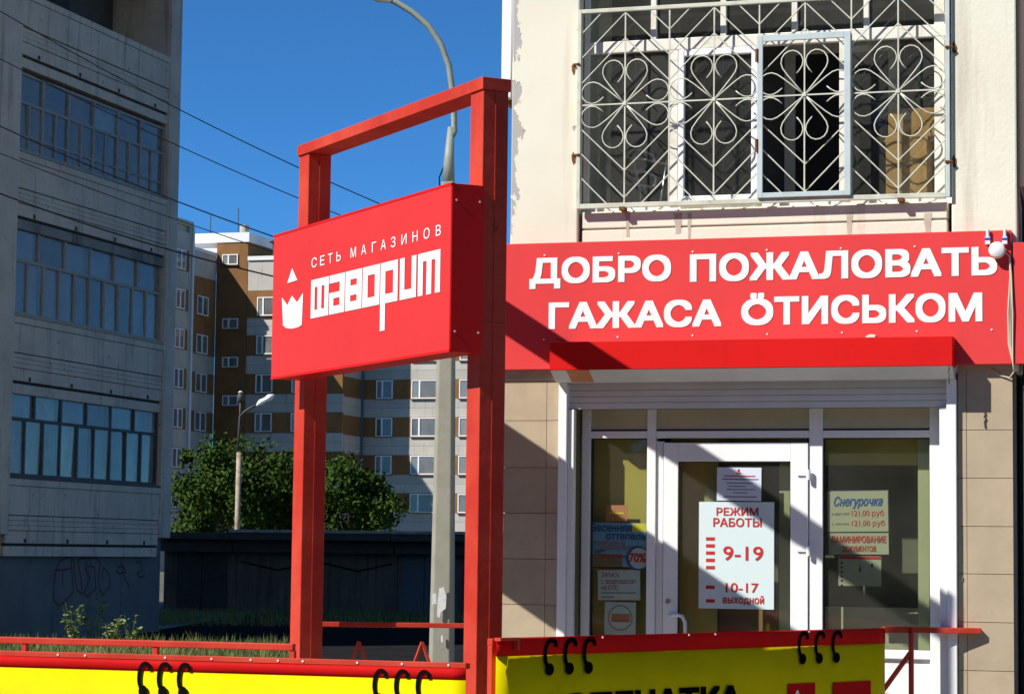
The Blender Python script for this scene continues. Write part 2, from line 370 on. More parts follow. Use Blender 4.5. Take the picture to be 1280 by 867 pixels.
# ================================================================== SETTING
g = MB().quad((-900, -300, 0), (900, -300, 0), (900, 1500, 0), (-900, 1500, 0)).build('ground', M['ground']); tag(g, kind='structure')
a = MB().quad((-60, -40, .004), (60, -40, .004), (60, -5.2, .004), (-60, -5.2, .004)).build('road', M['asphalt']); tag(a, kind='structure')
dv = MB().quad((-12, 8, .004), (3, 8, .004), (-3, 60, .004), (-26, 60, .004)).build('yard_shade_sheet', M['asphalt_shade']); tag(dv, kind='structure')  # sheet added to darken the yard ground, in place of real shade
pv = bx('pavement', -9, 9, -5.2, -.02, -.3, .14, M['paving']); tag(pv, kind='structure')

# ================================================================== SHOP BUILDING (right)
XL0, XL1 = -1.03, 1.585                                        # loggia opening
WL, WR = -1.53, 2.02                                           # outer edges of the two pilasters
shop = thing('apartment_building', 'cream painted apartment building with tiled shop front and loggia above', 'building', (0, 3, .14))
HT = 26.0
ZGR = ony(950, 280.5, .035).z
ZS = 2.90                                                     # underside of the welcome sign
bx('pilaster', WL, XL0, 0, .9, 2.84, HT, M['peel'], shop, .012)
bx('pilaster', XL1, WR, 0, .9, 2.84, HT, M['cream'], shop, .012)
bx('parapet', XL0 + .02, XL1 - .035, .035, .2, ZGR + .006, 4.0, M['cream'], shop, .006)
bx('parapet', XL0 + .02, XL1 - .035, .035, .2, 2.84, ZGR - .006, M['cream'], shop, .006)
bx('parapet_groove', XL0 + .02, XL1 - .035, .048, .2, ZGR - .007, ZGR + .007, M['mortar'], shop)
bx('dark_recess', XL0 - .02, XL1 + .02, .21, .26, 2.84, 4.0, M['gap'], shop)
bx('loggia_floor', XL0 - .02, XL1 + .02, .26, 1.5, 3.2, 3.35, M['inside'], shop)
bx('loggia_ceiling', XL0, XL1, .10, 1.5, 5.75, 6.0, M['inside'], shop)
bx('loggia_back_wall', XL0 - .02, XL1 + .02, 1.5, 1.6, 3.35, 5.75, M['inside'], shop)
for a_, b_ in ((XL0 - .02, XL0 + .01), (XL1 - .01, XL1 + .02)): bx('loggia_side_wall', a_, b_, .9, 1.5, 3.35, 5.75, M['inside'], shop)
ib = bx('inner_balcony_door', .25, .95, 1.46, 1.495, 3.35, 5.35, M['insided'], shop)
for q in ((.17, .25), (.95, 1.03)): bx('frame', q[0], q[1], 1.44, 1.495, 3.35, 5.43, M['oldwhite'], ib)
bx('frame', .25, .95, 1.44, 1.495, 5.35, 5.43, M['oldwhite'], ib)
bx('upper_wall', XL0 + .02, XL1 - .02, .03, .3, 6.0, HT, M['cream'], shop)
bx('side_wall', WL + .01, WL + .3, .9, 12, .14, HT, M['cream'], shop)
bx('rear_wall', WL + .3, 60, 11.8, 12, .14, HT, M['cream'], shop)
bx('roof_slab', WL + .012, 60, .02, 12, HT, HT + .2, M['concrete'], shop)
bx('neighbour_wall', WR + .12, 60, .45, .7, .14, HT, M['concrete_d'], shop)
bx('corner_return', WR - .004, WR + .12, .34, .9, .14, HT, M['gap'], shop)

# --- tiled piers
y_t = 0.0
def pier(x0, xj, x1, zj, ztop, main_left):
    bx('pier', x0 + .01, x1 - .01, .012, .6, .14, ztop, M['mortar'], shop)
    zs = [ztop] + zj
    for i in range(len(zs) - 1):
        for a_, b_ in ((x0, xj), (xj, x1)):
            d = random.uniform(0, .0035)
            piece('tile', a_ + .0016, b_ - .0016, -d, .012, zs[i + 1] + .002, zs[i] - .002, M['tile'], shop)
zl = [ony(655, p, 0).z for p in (525.5, 584, 641, 698, 755)]; st = (zl[0] - zl[-1]) / 4
while zl[-1] - st > .14: zl.append(zl[-1] - st)
pier(ony(629.5, 600, 0).x, ony(682.5, 600, 0).x, ony(699, 600, 0).x, zl + [.142], ony(655, 476, 0).z, True)
zr = [ony(1235, p, 0).z for p in (537, 597.3, 657.5, 717, 777.3)]; st = (zr[0] - zr[-1]) / 4
while zr[-1] - st > .14: zr.append(zr[-1] - st)
pier(ony(1197.5, 600, 0).x, ony(1208.5, 600, 0).x, ony(1266.5, 600, 0).x, zr + [.142], ony(1235, 464, 0).z + .05, False)
lump = MB(); x0 = ony(628, 470, 0).x; x1 = ony(702, 470, 0).x; zt = ony(655, 476, 0).z
lump.prism([(x0, -.012, zt + .0), (x1, -.008, zt + .0), (x1 + .02, -.01, zt + .09), (x0 + .02, -.02, zt + .10), (x0 - .012, -.015, zt + .05)], (0, .5, 0))
lump.build('mortar_bed', M['mortar'], shop, bevel=.012)
tag(bx('pier', x0 - .012, x1 - .1, .1, .6, zt + .1, 2.84, M['mortar'], shop))
# little plugs and hooks on the right pier
hk = MB().tube([ony(1201, 722 + dy, -.004) + Vector((.012 * math.cos(q), -.006, .02 * math.sin(q))) for dy, q in [(0, k * math.pi / 4) for k in range(9)]], .003, 5); hk.build('hook', M['chrome'], shop)

# --- loggia glazing
YG = .10
def gl(px0, px1, py0, py1, nm, mt, d=.05, par=None, y=YG, bev=.004):
    x0, x1, z0, z1 = rect(px0, py0, px1, py1, y); return bx(nm, x0, x1, y, y + d, z0, z1, mt, par or shop, bev)
wn = bx('glazing_frame', ony(721, 100, YG).x, ony(1190, 100, YG).x, YG + .012, YG + .045, 3.995, 4.035, M['oldwhite'], shop)
zt0 = ony(955, 57, YG).z; zt1 = zt0 + .085
bx('transom', ony(731, 60, YG).x, ony(1183, 60, YG).x, YG - .003, YG + .05, zt0, zt1, M['oldwhite'], wn, .006)
ztop = 5.72
for p0, p1 in ((729.5, 736.5), (1168, 1181)): bx('post', ony(p0, 150, YG).x, ony(p1, 150, YG).x, YG, YG + .06, 4.035, ztop, M['oldwhite'], wn, .004)
for p0, p1 in ((813.5, 820.5), (900.5, 907.5), (989.5, 996.5), (1079.5, 1086)):
    bx('mullion', ony(p0, 30, YG).x, ony(p1, 30, YG).x, YG, YG + .05, zt1, ztop, M['oldwhite'], wn, .003)
bx('mullion', ony(836, 150, YG).x, ony(847, 150, YG).x, YG, YG + .06, 4.035, zt0, M['oldwhite'], wn, .003)
bx('mullion', ony(1049, 150, YG).x, ony(1061, 150, YG).x, YG, YG + .06, 4.035, zt0, M['oldwhite'], wn, .003)
s0, s1 = ony(848, 150, YG).x, ony(949, 150, YG).x                # white plastic sash
for a_, b_, c_, d_ in ((s0, s0 + .042, 4.036, zt0 - .002), (s1 - .055, s1, 4.036, zt0 - .002)): bx('sash_frame', a_, b_, YG - .012, YG + .045, c_, d_, M['pvc'], wn, .006)
for c_, d_ in ((4.036, 4.10), (zt0 - .05, zt0 - .002)): bx('sash_frame', s0 + .042, s1 - .055, YG - .010, YG + .043, c_, d_, M['pvc'], wn, .006)
def pane(p0, p1, z0, z1, nm='pane'): bx(nm, ony(p0, 100, YG).x, ony(p1, 100, YG).x, YG + .022, YG + .027, z0, z1, M['glass_l'], wn)
pane(737, 835.5, 4.036, zt0 - .001); bx('pane', s0 + .043, s1 - .056, YG + .02, YG + .03, 4.10, zt0 - .051, M['glass_l'], wn); pane(1061.5, 1167.5, 4.036, zt0 - .001)
for p0, p1 in ((737, 813), (821, 900), (908, 989), (997, 1079), (1086.5, 1167.5)): pane(p0, p1, zt1 + .001, ztop - .01)
# dusty sill of rubble behind the glass
rb = MB()
for i in range(26):
    x = random.uniform(XL0 + .1, XL1 - .15); y = random.uniform(.16, .2); h = random.uniform(.004, .02)
    rb.box(x, x + random.uniform(.02, .07), y, y + .03, 4.0, 4.0 + h)
rb.build('plaster_crumbs', M['oldwhite'], shop)

# --- things stored in the loggia
zf = 3.35
x0, x1, z0, z1 = rect(1104, 176, 1156, 262, .20)
o = thing('cardboard_box', 'tall brown cardboard box standing lower behind the right loggia pane', 'box', ((x0 + x1) / 2, .4, zf))
bx('carton', x0, x1, .32, .62, zf, ony(1130, 172, .32).z, M['cardboard'], o, .004)
bx('flap', x0 - .01, x1 + .004, .318, .33, ony(1130, 177, .32).z, ony(1130, 171, .32).z + .004, M['cardboard'], o)
zb = ony(1130, 172, .32).z + .004
x0, x1 = ony(1110, 150, .32).x, ony(1170, 150, .32).x
o = thing('cardboard_box', 'small brown cardboard box stacked on top behind the right loggia pane', 'box', ((x0 + x1) / 2, .4, zb))
bx('carton', x0, x1, .33, .6, zb, zb + .20, M['cardboard'], o, .004)
bx('flap', x0 - .08, x0 + .02, .335, .5, zb + .001, zb + .010, M['cardboard'], o)
bx('tape', x0 + .1, x0 + .15, .328, .332, zb + .12, zb + .2, M['paper_y'], o)
ch = thing('folding_chair', 'folded metal tube chair leaning behind the left loggia pane', 'chair', (ony(810, 210, .4).x, .5, zf))
def cp(px, py, y=.42): return ony(px, py, y)
for nm, pts in (('back_tube', [(778, 190), (800, 187), (816, 194), (820, 205), (812, 214)]), ('back_tube', [(782, 197), (808, 200), (836, 206)]),
                ('seat_tube', [(780, 212), (806, 215), (820, 221), (819, 232), (804, 236)]), ('seat_tube', [(776, 228), (795, 231), (812, 233)]),
                ('leg', [(790, 188), (800, 240), (806, 330)]), ('leg', [(834, 200), (826, 250), (822, 330)])):
    MB().tube([cp(a_, b_) if b_ < 300 else Vector((cp(a_, 250).x, .45, zf)) for a_, b_ in pts], .010, 6).build(nm, M['chrome'], ch, True)

# --- wrought grille
YB = -.024
gr = thing('window_grille', 'pale green wrought iron grille with heart scrolls over the loggia', 'grille', (ony(955, 246, YB).x, YB, 4.0))
gx0, gx1 = ony(721.5, 150, YB).x, ony(1187.5, 150, YB).x; gz0 = ony(955, 254, YB).z; gz1 = ony(760, 11, YB).z
FB = .028
bx('frame_bar', gx0, gx0 + FB, YB - .014, YB + .014, gz0, gz1, M['grille'], gr, .003)
bx('frame_bar', gx1 - FB, gx1, YB - .014, YB + .014, gz0, gz1, M['grille_b'], gr, .003)
bx('frame_bar', gx0 + FB, gx1 - FB, YB - .0135, YB + .0135, gz0, gz0 + FB + .006, M['grille'], gr, .003)
bx('frame_bar', gx0 + FB, gx1 - FB, YB - .0135, YB + .0135, gz1 - FB, gz1, M['grille'], gr, .003)
cw = (gx1 - gx0 - 2 * FB) / 4; U = cw / 2 / 167; cz = ony(774, 130, YB).z; cx = [gx0 + FB + cw * (i + .5) for i in range(4)]
up_, dn_ = (gz1 - FB - cz) / U, (cz - gz0 - FB) / U
rb_ = .0048
scroll = [(0, 0), (30, 36), (62, 75), (79, 99), (85, 118), (82, 137), (72, 152), (57, 161), (40, 163), (24, 157), (11, 144), (5, 127), (7, 110), (16, 94), (28, 80)]
sm = {}
def scroll_mesh(k):                                            # eight turns of one scroll, each mesh shared by the four panels
    if k in sm: return sm[k]
    pts = []
    for x, z in scroll:
        if k & 1: x = -x
        if k & 2: z = -z
        if k & 4: x, z = z * (165 / 163), x
        pts.append((x * U, 0, z * U))
    sm[k] = MB().tube(pts, rb_, 6).mesh('scroll', M['grille'], smooth=True); return sm[k]
def chev(mb, c, apex, end, sgn, y):                            # a bent bar: boundary, apex, boundary, cut at the frame
    pts = []
    lim = up_ if sgn > 0 else dn_
    for sx in (-1, 1):
        seg = [(sx * 167, end), (0, apex)]
        if apex > lim:
            k = (lim - end) / (apex - end); seg[1] = (sx * 167 * (1 - k), lim)
        MB_pts = [(c + p * U, y, cz + sgn * q * U) for p, q in seg]
        mb.tube(MB_pts, rb_, 6)
gate_c = 2
gp0, gp1 = ony(946.5, 150, YB - .02).x, ony(1063.5, 150, YB - .02).x; gt0, gt1 = ony(1004, 246, YB - .02).z, ony(1004, 42, YB - .02).z
gate = MB()
gyb = YB - .022
gate.box(gp0, gp0 + .04, gyb - .012, gyb + .006, gt0, gt1).box(gp1 - .044, gp1, gyb - .012, gyb + .006, gt0, gt1)
gate.box(gp0 + .04, gp1 - .044, gyb - .011, gyb + .005, gt0, gt0 + .035).box(gp0 + .04, gp1 - .044, gyb - .011, gyb + .005, gt1 - .045, gt1)
gateo = gate.build('escape_gate', M['grille_b'], gr, bevel=.003, label='pale blue hinged gate in the grille')
for dz in (.32, .95):
    for px in (gp0 - .002,): MB().tube([(px, gyb - .012, gt0 + dz), (px, gyb - .012, gt0 + dz + .09)], .011, 8).build('hinge', M['rust'], gateo)
for i in range(4):
    host = gateo if i == gate_c else gr; y = YB if i != gate_c else gyb
    bx('upright_bar', cx[i] - rb_, cx[i] + rb_, y - rb_, y + rb_, gz0 + FB if i != 2 else gt0 + .035, gz1 - FB if i != 2 else gt1 - .045, M['grille'], host)
    if i == 2: bx('upright_bar', cx[i] - rb_, cx[i] + rb_, YB - rb_, YB + rb_, gt1 - .03, gz1 - FB, M['grille'], gr)
    if i: bx('upright_bar', gx0 + FB + cw * i - rb_, gx0 + FB + cw * i + rb_, YB - rb_, YB + rb_, gz0 + FB, gz1 - FB, M['grille'], gr)
    for k in range(8):
        o = bpy.data.objects.new('scroll', scroll_mesh(k)); col.objects.link(o); o.parent = host
        o.location = Vector((cx[i], y - .002, cz)) - cur(host)
    for sgn, apex, end in ((1, 245, 80), (1, 340, 175), (-1, 248, 88), (-1, 348, 178)):
        mb = MB(); chev(mb, cx[i], apex, end, sgn, YB + .004 if i == 2 else YB - .001); mb.build('chevron_bar', M['grille'], gr)
    for sgn in (1, -1):
        for sx in (-1, 1):
            lim = (up_ if sgn > 0 else dn_); k = (lim - 268) / 1.0
            MB().tube([(cx[i] + sx * 167 * U, YB, cz + sgn * 268 * U), (cx[i] + sx * (167 - k) * U, YB, cz + sgn * lim * U)], rb_, 6).build('chevron_bar', M['grille'], gr)
    bx('boss', cx[i] - .013, cx[i] + .013, y - .012, y - .004, cz - .013, cz + .013, M['grille'], host, .003)
bx('cross_bar', gx0 + FB, gp0, YB - .004, YB + .004, cz - rb_, cz + rb_, M['grille'], gr); bx('cross_bar', gp1, gx1 - FB, YB - .004, YB + .004, cz - rb_, cz + rb_, M['grille'], gr)
bx('cross_bar', gp0 + .04, gp1 - .044, gyb - .004, gyb + .004, cz - rb_, cz + rb_, M['grille'], gateo)
for px, py in ((718.5, 82), (718.5, 195), (1191, 60), (1191, 203)):
    p = ony(px, py, 0); s = 1 if px > 1000 else -1
    MB().tube([(p.x, .01, p.z), (p.x, -.03, p.z), (p.x - s * .045, -.045, p.z)], .009, 6).build('fixing_pin', M['rust'], gr)
for px in (778, 1126): p = ony(px, 258, YB); bx('fixing_lug', p.x - .02, p.x + .02, YB - .02, .036, gz0 - .02, gz0 + .006, M['rust'], gr)

# rust streaks on the pilasters below the pins (thin stains)
for px, py in ((717, 84), (717, 197), (1193, 58), (1193, 200)):
    p = ony(px, py, 0); mb = MB(); n = 12; c = []
    for k in range(n):
        q = 2 * math.pi * k / n; c.append((p.x + .018 * math.cos(q) * random.uniform(.6, 1.1), -.0022, p.z - .01 + .045 * math.sin(q) * random.uniform(.6, 1.1)))
    mb.prism(c, (0, .0015, 0)); mb.build('rust_stain', M['rust'], shop)

for px, w_, py in ((848, 14, 284), (862, 7, 290), (1062, 10, 287), (1160, 12, 290), (785, 8, 288)):
    p = ony(px, 266, .035); q = ony(px, py + 8, .035); n = 7; L_ = [(p.x + (random.uniform(.6, 1) * w_ / 360) * (1 if k < n else -1) * (1 - .5 * ((k if k < n else 2 * n - 1 - k) / n)), .0335, p.z + (q.z - p.z) * (k if k < n else 2 * n - 1 - k) / (n - 1)) for k in range(2 * n)]
    MB().prism(L_, (0, .001, 0)).build('drip_stain', M['drip'], shop)
# --- welcome sign
YS = -.075
sx0, sx1 = ony(600, 380, YS).x, ony(1264.5, 380, YS).x
sz0, sz1 = ony(900, 459, YS).z, ony(900, 297.5, YS).z
ws = thing('shop_sign', 'long red welcome sign with two lines of white lettering', 'sign', ((sx0 + sx1) / 2, -.03, sz0))
bx('panel', sx0, sx1, YS, -.004, sz0, sz1, M['red'], ws, .004)
for txt, p0, t0, p1, b1 in (('ДОБРО', 662, 320.5, 839, 353), ('ПОЖАЛОВАТЬ', 862.5, 313, 1246.5, 348), ('ГАЖАСА', 686, 376, 902, 409.5), ('ÖТИСЬКОМ', 926.5, 368.5, 1228, 404)):
    x0, x1, z0, z1 = rect(p0, t0, p1, b1, YS); letters(txt, Vector((0, YS - .003, 0)), EX, EZ, x0, x1, z0, z1, M['white'], ws, bold=.036)
for px, py in [(681 + 92.5 * k, 319 - 2.2 * k) for k in range(6)] + [(680, 424)] + [(772 + 93.5 * k, 421 - 1.8 * k) for k in range(6)]:
    p = ony(px, py, YS); MB().tube([(p.x, YS - .005, p.z), (p.x, YS + .002, p.z)], .0065, 8).build('screw', M['whiteplastic'], ws)
nx0 = sx1 + .012
ns = thing('shop_sign', 'narrow end of a plain red sign past the dark gap at right', 'sign', (nx0 + .6, .2, sz0)); 
bx('panel', nx0, nx0 + 2.2, YS - .002, .06, sz0 - .0, ony(1272, 303, YS).z, M['red'], ns, .004)
bx('bracket', nx0 + .2, nx0 + .3, .06, .45, sz0 + .2, sz0 + .3, M['dsteel'], ns); bx('bracket', nx0 + 1.6, nx0 + 1.7, .06, .45, sz0 + .2, sz0 + .3, M['dsteel'], ns)

# --- roller shutter with its red fascia
YF = YS - .17
fx0, fx1 = ony(687, 440, YF).x, ony(1190.5, 440, YF).x; fz0, fz1 = ony(940, 459.5, YF).z, ony(940, 423.5, YF).z
rs = thing('roller_shutter', 'roller shutter box with red fascia above the shop door', 'shutter', ((fx0 + fx1) / 2, -.15, fz0))
bx('fascia', fx0, fx1, YF, YS - .001, fz0, fz1, M['red2'], rs, .003)
za = fz0 - .001; hb = ony(940, 475.5, YF + .14).z
h = MB(); h.prism([(fx0 + .004, YF + .004, za), (fx0 + .004, YF + .14, hb), (fx0 + .004, -.03, hb), (fx0 + .004, -.03, za)], (fx1 - fx0 - .008, 0, 0)); h.build('housing', M['shutter'], rs, bevel=.003)
p0 = ony(709, 467, YF + .03).x; p1 = ony(737, 467, YF + .03).x
sk = MB(); sk.quad((p0, YF + .0010, za - .001), (p1, YF + .0010, za - .001), (p1 + .003, YF + .1375, hb + .001), (p0 + .003, YF + .1375, hb + .001)); sk.build('sticker', M['stamp'], rs)
ysl = .03
zsl = [hb + .01] + [ony(940, p, ysl).z for p in (486.5, 494.3, 502, 510.5)]
for i in range(4):
    piece('slat', fx0 + .07, fx1 - .05, ysl, ysl + .012, zsl[i + 1] + .003, zsl[i], M['shutter'], rs)
    piece('slat_joint', fx0 + .07, fx1 - .05, ysl + .004, ysl + .010, zsl[i + 1], zsl[i + 1] + .003, M['gap'], rs)
zg = .14
lg0, lg1 = ony(697.5, 620, -.02).x, ony(708.5, 620, -.02).x
bx('guide_rail', lg0 + .004, lg1, -.045, .05, zg, hb - .001, M['pvc'], rs, .004)
bx('guide_rail', lg1 + .001, lg1 + .045, -.012, .05, zg, zsl[4] - .002, M['pvc'], rs, .004)
rg0, rg1 = ony(1174.5, 620, -.02).x, ony(1196.5, 620, -.02).x
bx('guide_rail', rg0 + .05, rg1 - .002, -.045, .05, zg, hb - .001, M['pvc'], rs, .004)
bx('guide_rail', rg0, rg0 + .049, -.02, .05, zg, zsl[4] - .002, M['pvc'], rs, .004)
p = ony(1186, 470, YF); cr = MB().tube([(p.x, YF + .03, fz0 + .004), (p.x, YF + .012, fz0 - .03), (p.x - .008, YF + .012, fz0 - .045), (p.x + .004, YF + .012, fz0 - .06), (p.x - .004, YF + .014, fz0 - .08), (p.x, YF + .014, fz0 - .12)], .007, 6); cr.build('crank_hook', M['chrome'], rs)
p = ony(1088, 420, YF + .05)
ck = MB().prism([(p.x - .035, YF + .05, fz1 + .0005), (p.x + .03, YF + .05, fz1 + .0005), (p.x + .035, YF + .05, fz1 + .02), (p.x - .005, YF + .05, fz1 + .024), (p.x - .03, YF + .05, fz1 + .012)], (.01, .05, 0)).build('plaster_chip', M['oldwhite'], bevel=.003)
tag(ck, 'small pale plaster chip lying on the red shutter fascia', 'debris')

# --- glazed shop front and door
YD = .18
x_l, x_r = lg1 + .02, rg0 + .045
front = bx('shop_front_frame', x_l, x_r, YD - .01, YD + .06, zsl[4] + .04, zsl[4] + .10, M['pvc'], shop)
def fr(p0, p1, z0, z1, nm='frame_bar', d0=0., mt='pvc', par=None): return bx(nm, ony(p0, 650, YD).x, ony(p1, 650, YD).x, YD - d0, YD + .06, z0, z1, M[mt], par or front, .004)
z_tr0, z_tr1 = ony(940, 547, YD).z, ony(940, 538, YD).z; zp1 = ony(940, 512, YD).z
ztop_ = zsl[4] + .04
fr(727, 737.5, .30, ztop_, d0=.012); fr(1162.5, 1177, .30, ztop_, d0=.012)
fr(808.5, 819.5, .30, ztop_, d0=.008); fr(1011.5, 1028.5, .30, ztop_, d0=.008)
for p0, p1 in ((737.6, 808.4), (819.6, 1011.4), (1028.6, 1162.4)):
    fr(p0, p1, z_tr0, z_tr1, 'transom', .004)
    bx('transom_panel', ony(p0, 525, YD).x, ony(p1, 525, YD).x, YD + .012, YD + .03, z_tr1, ztop_, M['pvc_panel'], front)
    fr(p0, p1, z_tr1, z_tr1 + .012, 'bead', -.006, 'rubber')
zsill = ony(1130, 812, YD).z
for p0, p1, nm in ((737.6, 808.4, 'pane'), (1028.6, 1162.4, 'pane')):
    bx(nm, ony(p0, 650, YD).x, ony(p1, 650, YD).x, YD + .028, YD + .034, zsill, z_tr0, M['glass'], front)
    fr(p0, p1, zsill - .06, zsill - .001, 'sill_bar', .006)
    bx('lower_panel', ony(p0, 650, YD).x, ony(p1, 650, YD).x, YD + .02, YD + .05, .3, zsill - .061, M['pvc'], front)
    for q in (p0, p1 - 1.3): fr(q, q + 1.3, zsill, z_tr0, 'seal', -.012, 'rubber')
    fr(p0 + 1.3, p1 - 1.3, z_tr0 - .008, z_tr0, 'seal', -.012, 'rubber')
bx('threshold', x_l, x_r, YD - .06, YD + .1, .14, .30, M['paving'], front)
# door leaf
dz1 = ony(915, 553, YD).z; dl, dr = ony(829, 650, YD - .02).x, ony(1010, 650, YD - .02).x
gl0, gl1 = ony(847.5, 650, YD - .02).x, ony(988, 650, YD - .02).x; dgt = ony(915, 576.5, YD - .02).z
door = MB()
door.box(dl, gl0, YD - .022, YD + .04, .32, dz1).box(gl1, dr, YD - .022, YD + .04, .32, dz1).box(gl0, gl1, YD - .021, YD + .039, dgt, dz1).box(gl0, gl1, YD - .021, YD + .039, .32, .62)
dooro = door.build('door', M['pvc'], shop, bevel=.004)
bx('door_gap', ony(819.7, 650, YD).x, dl - .0005, YD + .012, YD + .05, .32, dz1 + .01, M['pvc'], dooro)
bx('door_gap', dl - .006, dl - .001, YD - .004, YD + .011, .32, dz1, M['rubber'], dooro); bx('door_gap', dl, dr, YD - .004, YD + .03, dz1 + .0005, dz1 + .005, M['rubber'], dooro)
bx('pane', gl0, gl1, YD + .004, YD + .012, .62, dgt, M['glass'], dooro)
for a_, b_ in ((gl0, gl0 + .007), (gl1 - .005, gl1)): bx('seal', a_, b_, YD - .014, YD + .003, .62, dgt, M['rubber'], dooro)
bx('seal', gl0 + .007, gl1 - .005, YD - .014, YD + .003, dgt - .007, dgt, M['rubber'], dooro)
for py in (594, 689):
    p = ony(1010, py, YD - .03)
    hg = MB().tube([(p.x + .005, YD - .04, p.z - .03), (p.x + .005, YD - .04, p.z + .04)], .015, 10).box(p.x - .075, p.x - .008, YD - .036, YD - .0225, p.z + .0, p.z + .022)
    hg.build('hinge', M['pvc'], dooro)
p = ony(835, 751, YD - .022); MB().tube([(p.x, YD - .0225, p.z), (p.x, YD - .032, p.z)], .017, 12).build('lock_cylinder', M['chrome'], dooro)
pts = [ony(836, 769, YD - .03), ony(846, 768, YD - .075), ony(853, 770, YD - .08), ony(856.5, 778, YD - .08), ony(856.5, 800, YD - .08), ony(856.5, 850, YD - .08), ony(852, 862, YD - .07), ony(838, 863, YD - .03)]
MB().tube(pts, .013, 8).build('pull_handle', M['pvc'], dooro, True)
# room behind the glass
bx('shop_room_wall', x_l, x_r + .1, 3.2, 3.3, .3, 2.8, M['greenish'], shop); bx('shop_room_ceiling', x_l, x_r + .1, YD + .07, 3.2, 2.62, 2.7, M['pvc_panel'], shop)
bx('shop_room_floor', x_l, x_r + .1, YD + .1, 3.3, .16, .30, M['paving'], shop)
for a_, b_ in ((x_l - .1, x_l), (x_r + .1, x_r + .2)): bx('shop_room_wall', a_, b_, YD + .06, 3.3, .3, 2.8, M['greenish'], shop)
def inner(nm, p0, p1, y, t, z0, z1, mt): bx(nm, ony(p0, 650, y).x, ony(p1, 650, y).x, y, y + t, z0, z1, M[mt], shop)
inner('inner_blind', 730, 812, YD + .12, .012, .3, 2.55, 'yellow_wall')
inner('inner_blind', 838, 897, YD + .14, .012, .3, 2.55, 'yellow_wall'); inner('inner_blind', 974, 1008, YD + .14, .012, .3, 2.55, 'greenish')
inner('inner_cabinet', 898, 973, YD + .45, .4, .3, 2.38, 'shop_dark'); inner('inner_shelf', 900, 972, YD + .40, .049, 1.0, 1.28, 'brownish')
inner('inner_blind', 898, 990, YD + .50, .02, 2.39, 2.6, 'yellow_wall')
zd_ = ony(1090, 581, YD + .14).z
inner('inner_blind', 1018, 1150, YD + .14, .012, zd_, 2.56, 'yellow_wall'); inner('inner_blind', 1147.5, 1180, YD + .12, .012, .3, 2.55, 'greenish')
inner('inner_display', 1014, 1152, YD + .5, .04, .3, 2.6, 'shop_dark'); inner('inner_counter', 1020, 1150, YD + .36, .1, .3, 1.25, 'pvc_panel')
# dark service door at the right edge and a downpipe
bx('service_door', WR + .13, WR + 1.1, .40, .449, .14, 2.7, M['olive'], shop)
dpz = sz1 + .03
dp = MB().tube([(WR + .075, .05, .3), (WR + .075, .05, sz0 - .15), (WR + .075, .16, sz0 - .05), (WR + .075, .16, sz1 + .1), (WR + .06, .04, sz1 + .3), (WR + .06, .04, HT)], .05, 12)
dpo = dp.build('downpipe', M['brownpipe'], shop)
bx('number_plate', WR + .17, WR + .35, .38, .399, 2.0, 2.16, M['whiteplastic'], shop)

# side balcony seen past the corner
sb = thing('balcony', 'white balcony panel and grey pipe beyond the building corner', 'balcony', (-1.6, 2.0, 4.7))
ysd = 1.2
sbx0, sbx1 = ony(627, 60, ysd).x, ony(643, 60, ysd).x
bx('panel', sbx0, sbx1, ysd, ysd + 1.6, ony(634, 122, ysd).z, 7.2, M['whiteplastic'], sb, .004)
bx('bracket', sbx0 + .02, WL + .02, ysd + .1, ysd + .2, ony(634, 122, ysd).z - .05, ony(634, 122, ysd).z - .001, M['rust'], sb)
px_ = ony(643.5, 60, .8).x
MB().tube([(px_, .8, ony(640, 121, .8).z), (px_, .8, 7.3)], .030, 10).build('pipe', M['shutter'], sb, True)
bx('pipe_clamp', px_ - .02, WL + .02, .78, .82, ony(640, 115, .8).z, ony(640, 112, .8).z, M['dsteel'], sb)

# --- small flood lamp and cable on the sign
p = ony(1246, 312, YS - .07)
fl = thing('flood_lamp', 'small round white lamp with blue and white clips on the welcome sign', 'lamp', (p.x, YS, p.z))
MB().tube([(p.x, YS - .001, p.z), (p.x, YS - .04, p.z), (p.x, YS - .062, p.z), (p.x, YS - .072, p.z)], [.03, .055, .055, .045], 20).build('globe', M['whiteplastic'], fl, True)
for px in (1234.5, 1256):
    q = ony(px, 296, YS - .03); c = MB().box(q.x - .017, q.x + .017, YS - .035, YS - .001, q.z - .05, q.z + .0); c.build('clip', M['whiteplastic'], fl, bevel=.004)
    bx('clip_band', q.x - .018, q.x + .018, YS - .036, YS - .001, q.z - .024, q.z - .006, M['blueplastic'], fl); MB().tube([(q.x, YS - .02, q.z), (q.x, YS - .02, q.z + .05)], .012, 8).build('clip_post', M['whiteplastic'], fl)
for i, d in enumerate((0, 4, -3)):
    pts = [ony(1256, 315, YS - .03), ony(1262, 320, YS - .02), ony(1263.5 + d * .2, 345, YS - .012), ony(1262.5 + d * .8, 390, YS - .014 - .004 * i), ony(1263 + d * .7, 430, YS - .012), ony(1266, 452, YS - .01), ony(1268, 466, YS - .006)]
    MB().tube(pts, .006, 6).build('cable', M['beigecable'], fl, True)
MB().tube([ony(1268, 464, YS - .006), ony(1262, 472, -.02), ony(1250, 469, -.01), ony(1240, 461, -.006)], .005, 6).build('cable', M['beigecable'], fl, True)
MB().tube([ony(1268, 466, YS - .006), ony(1276, 473, -.02), ony(1290, 478, -.03)], .005, 6).build('cable', M['wire'], fl, True)

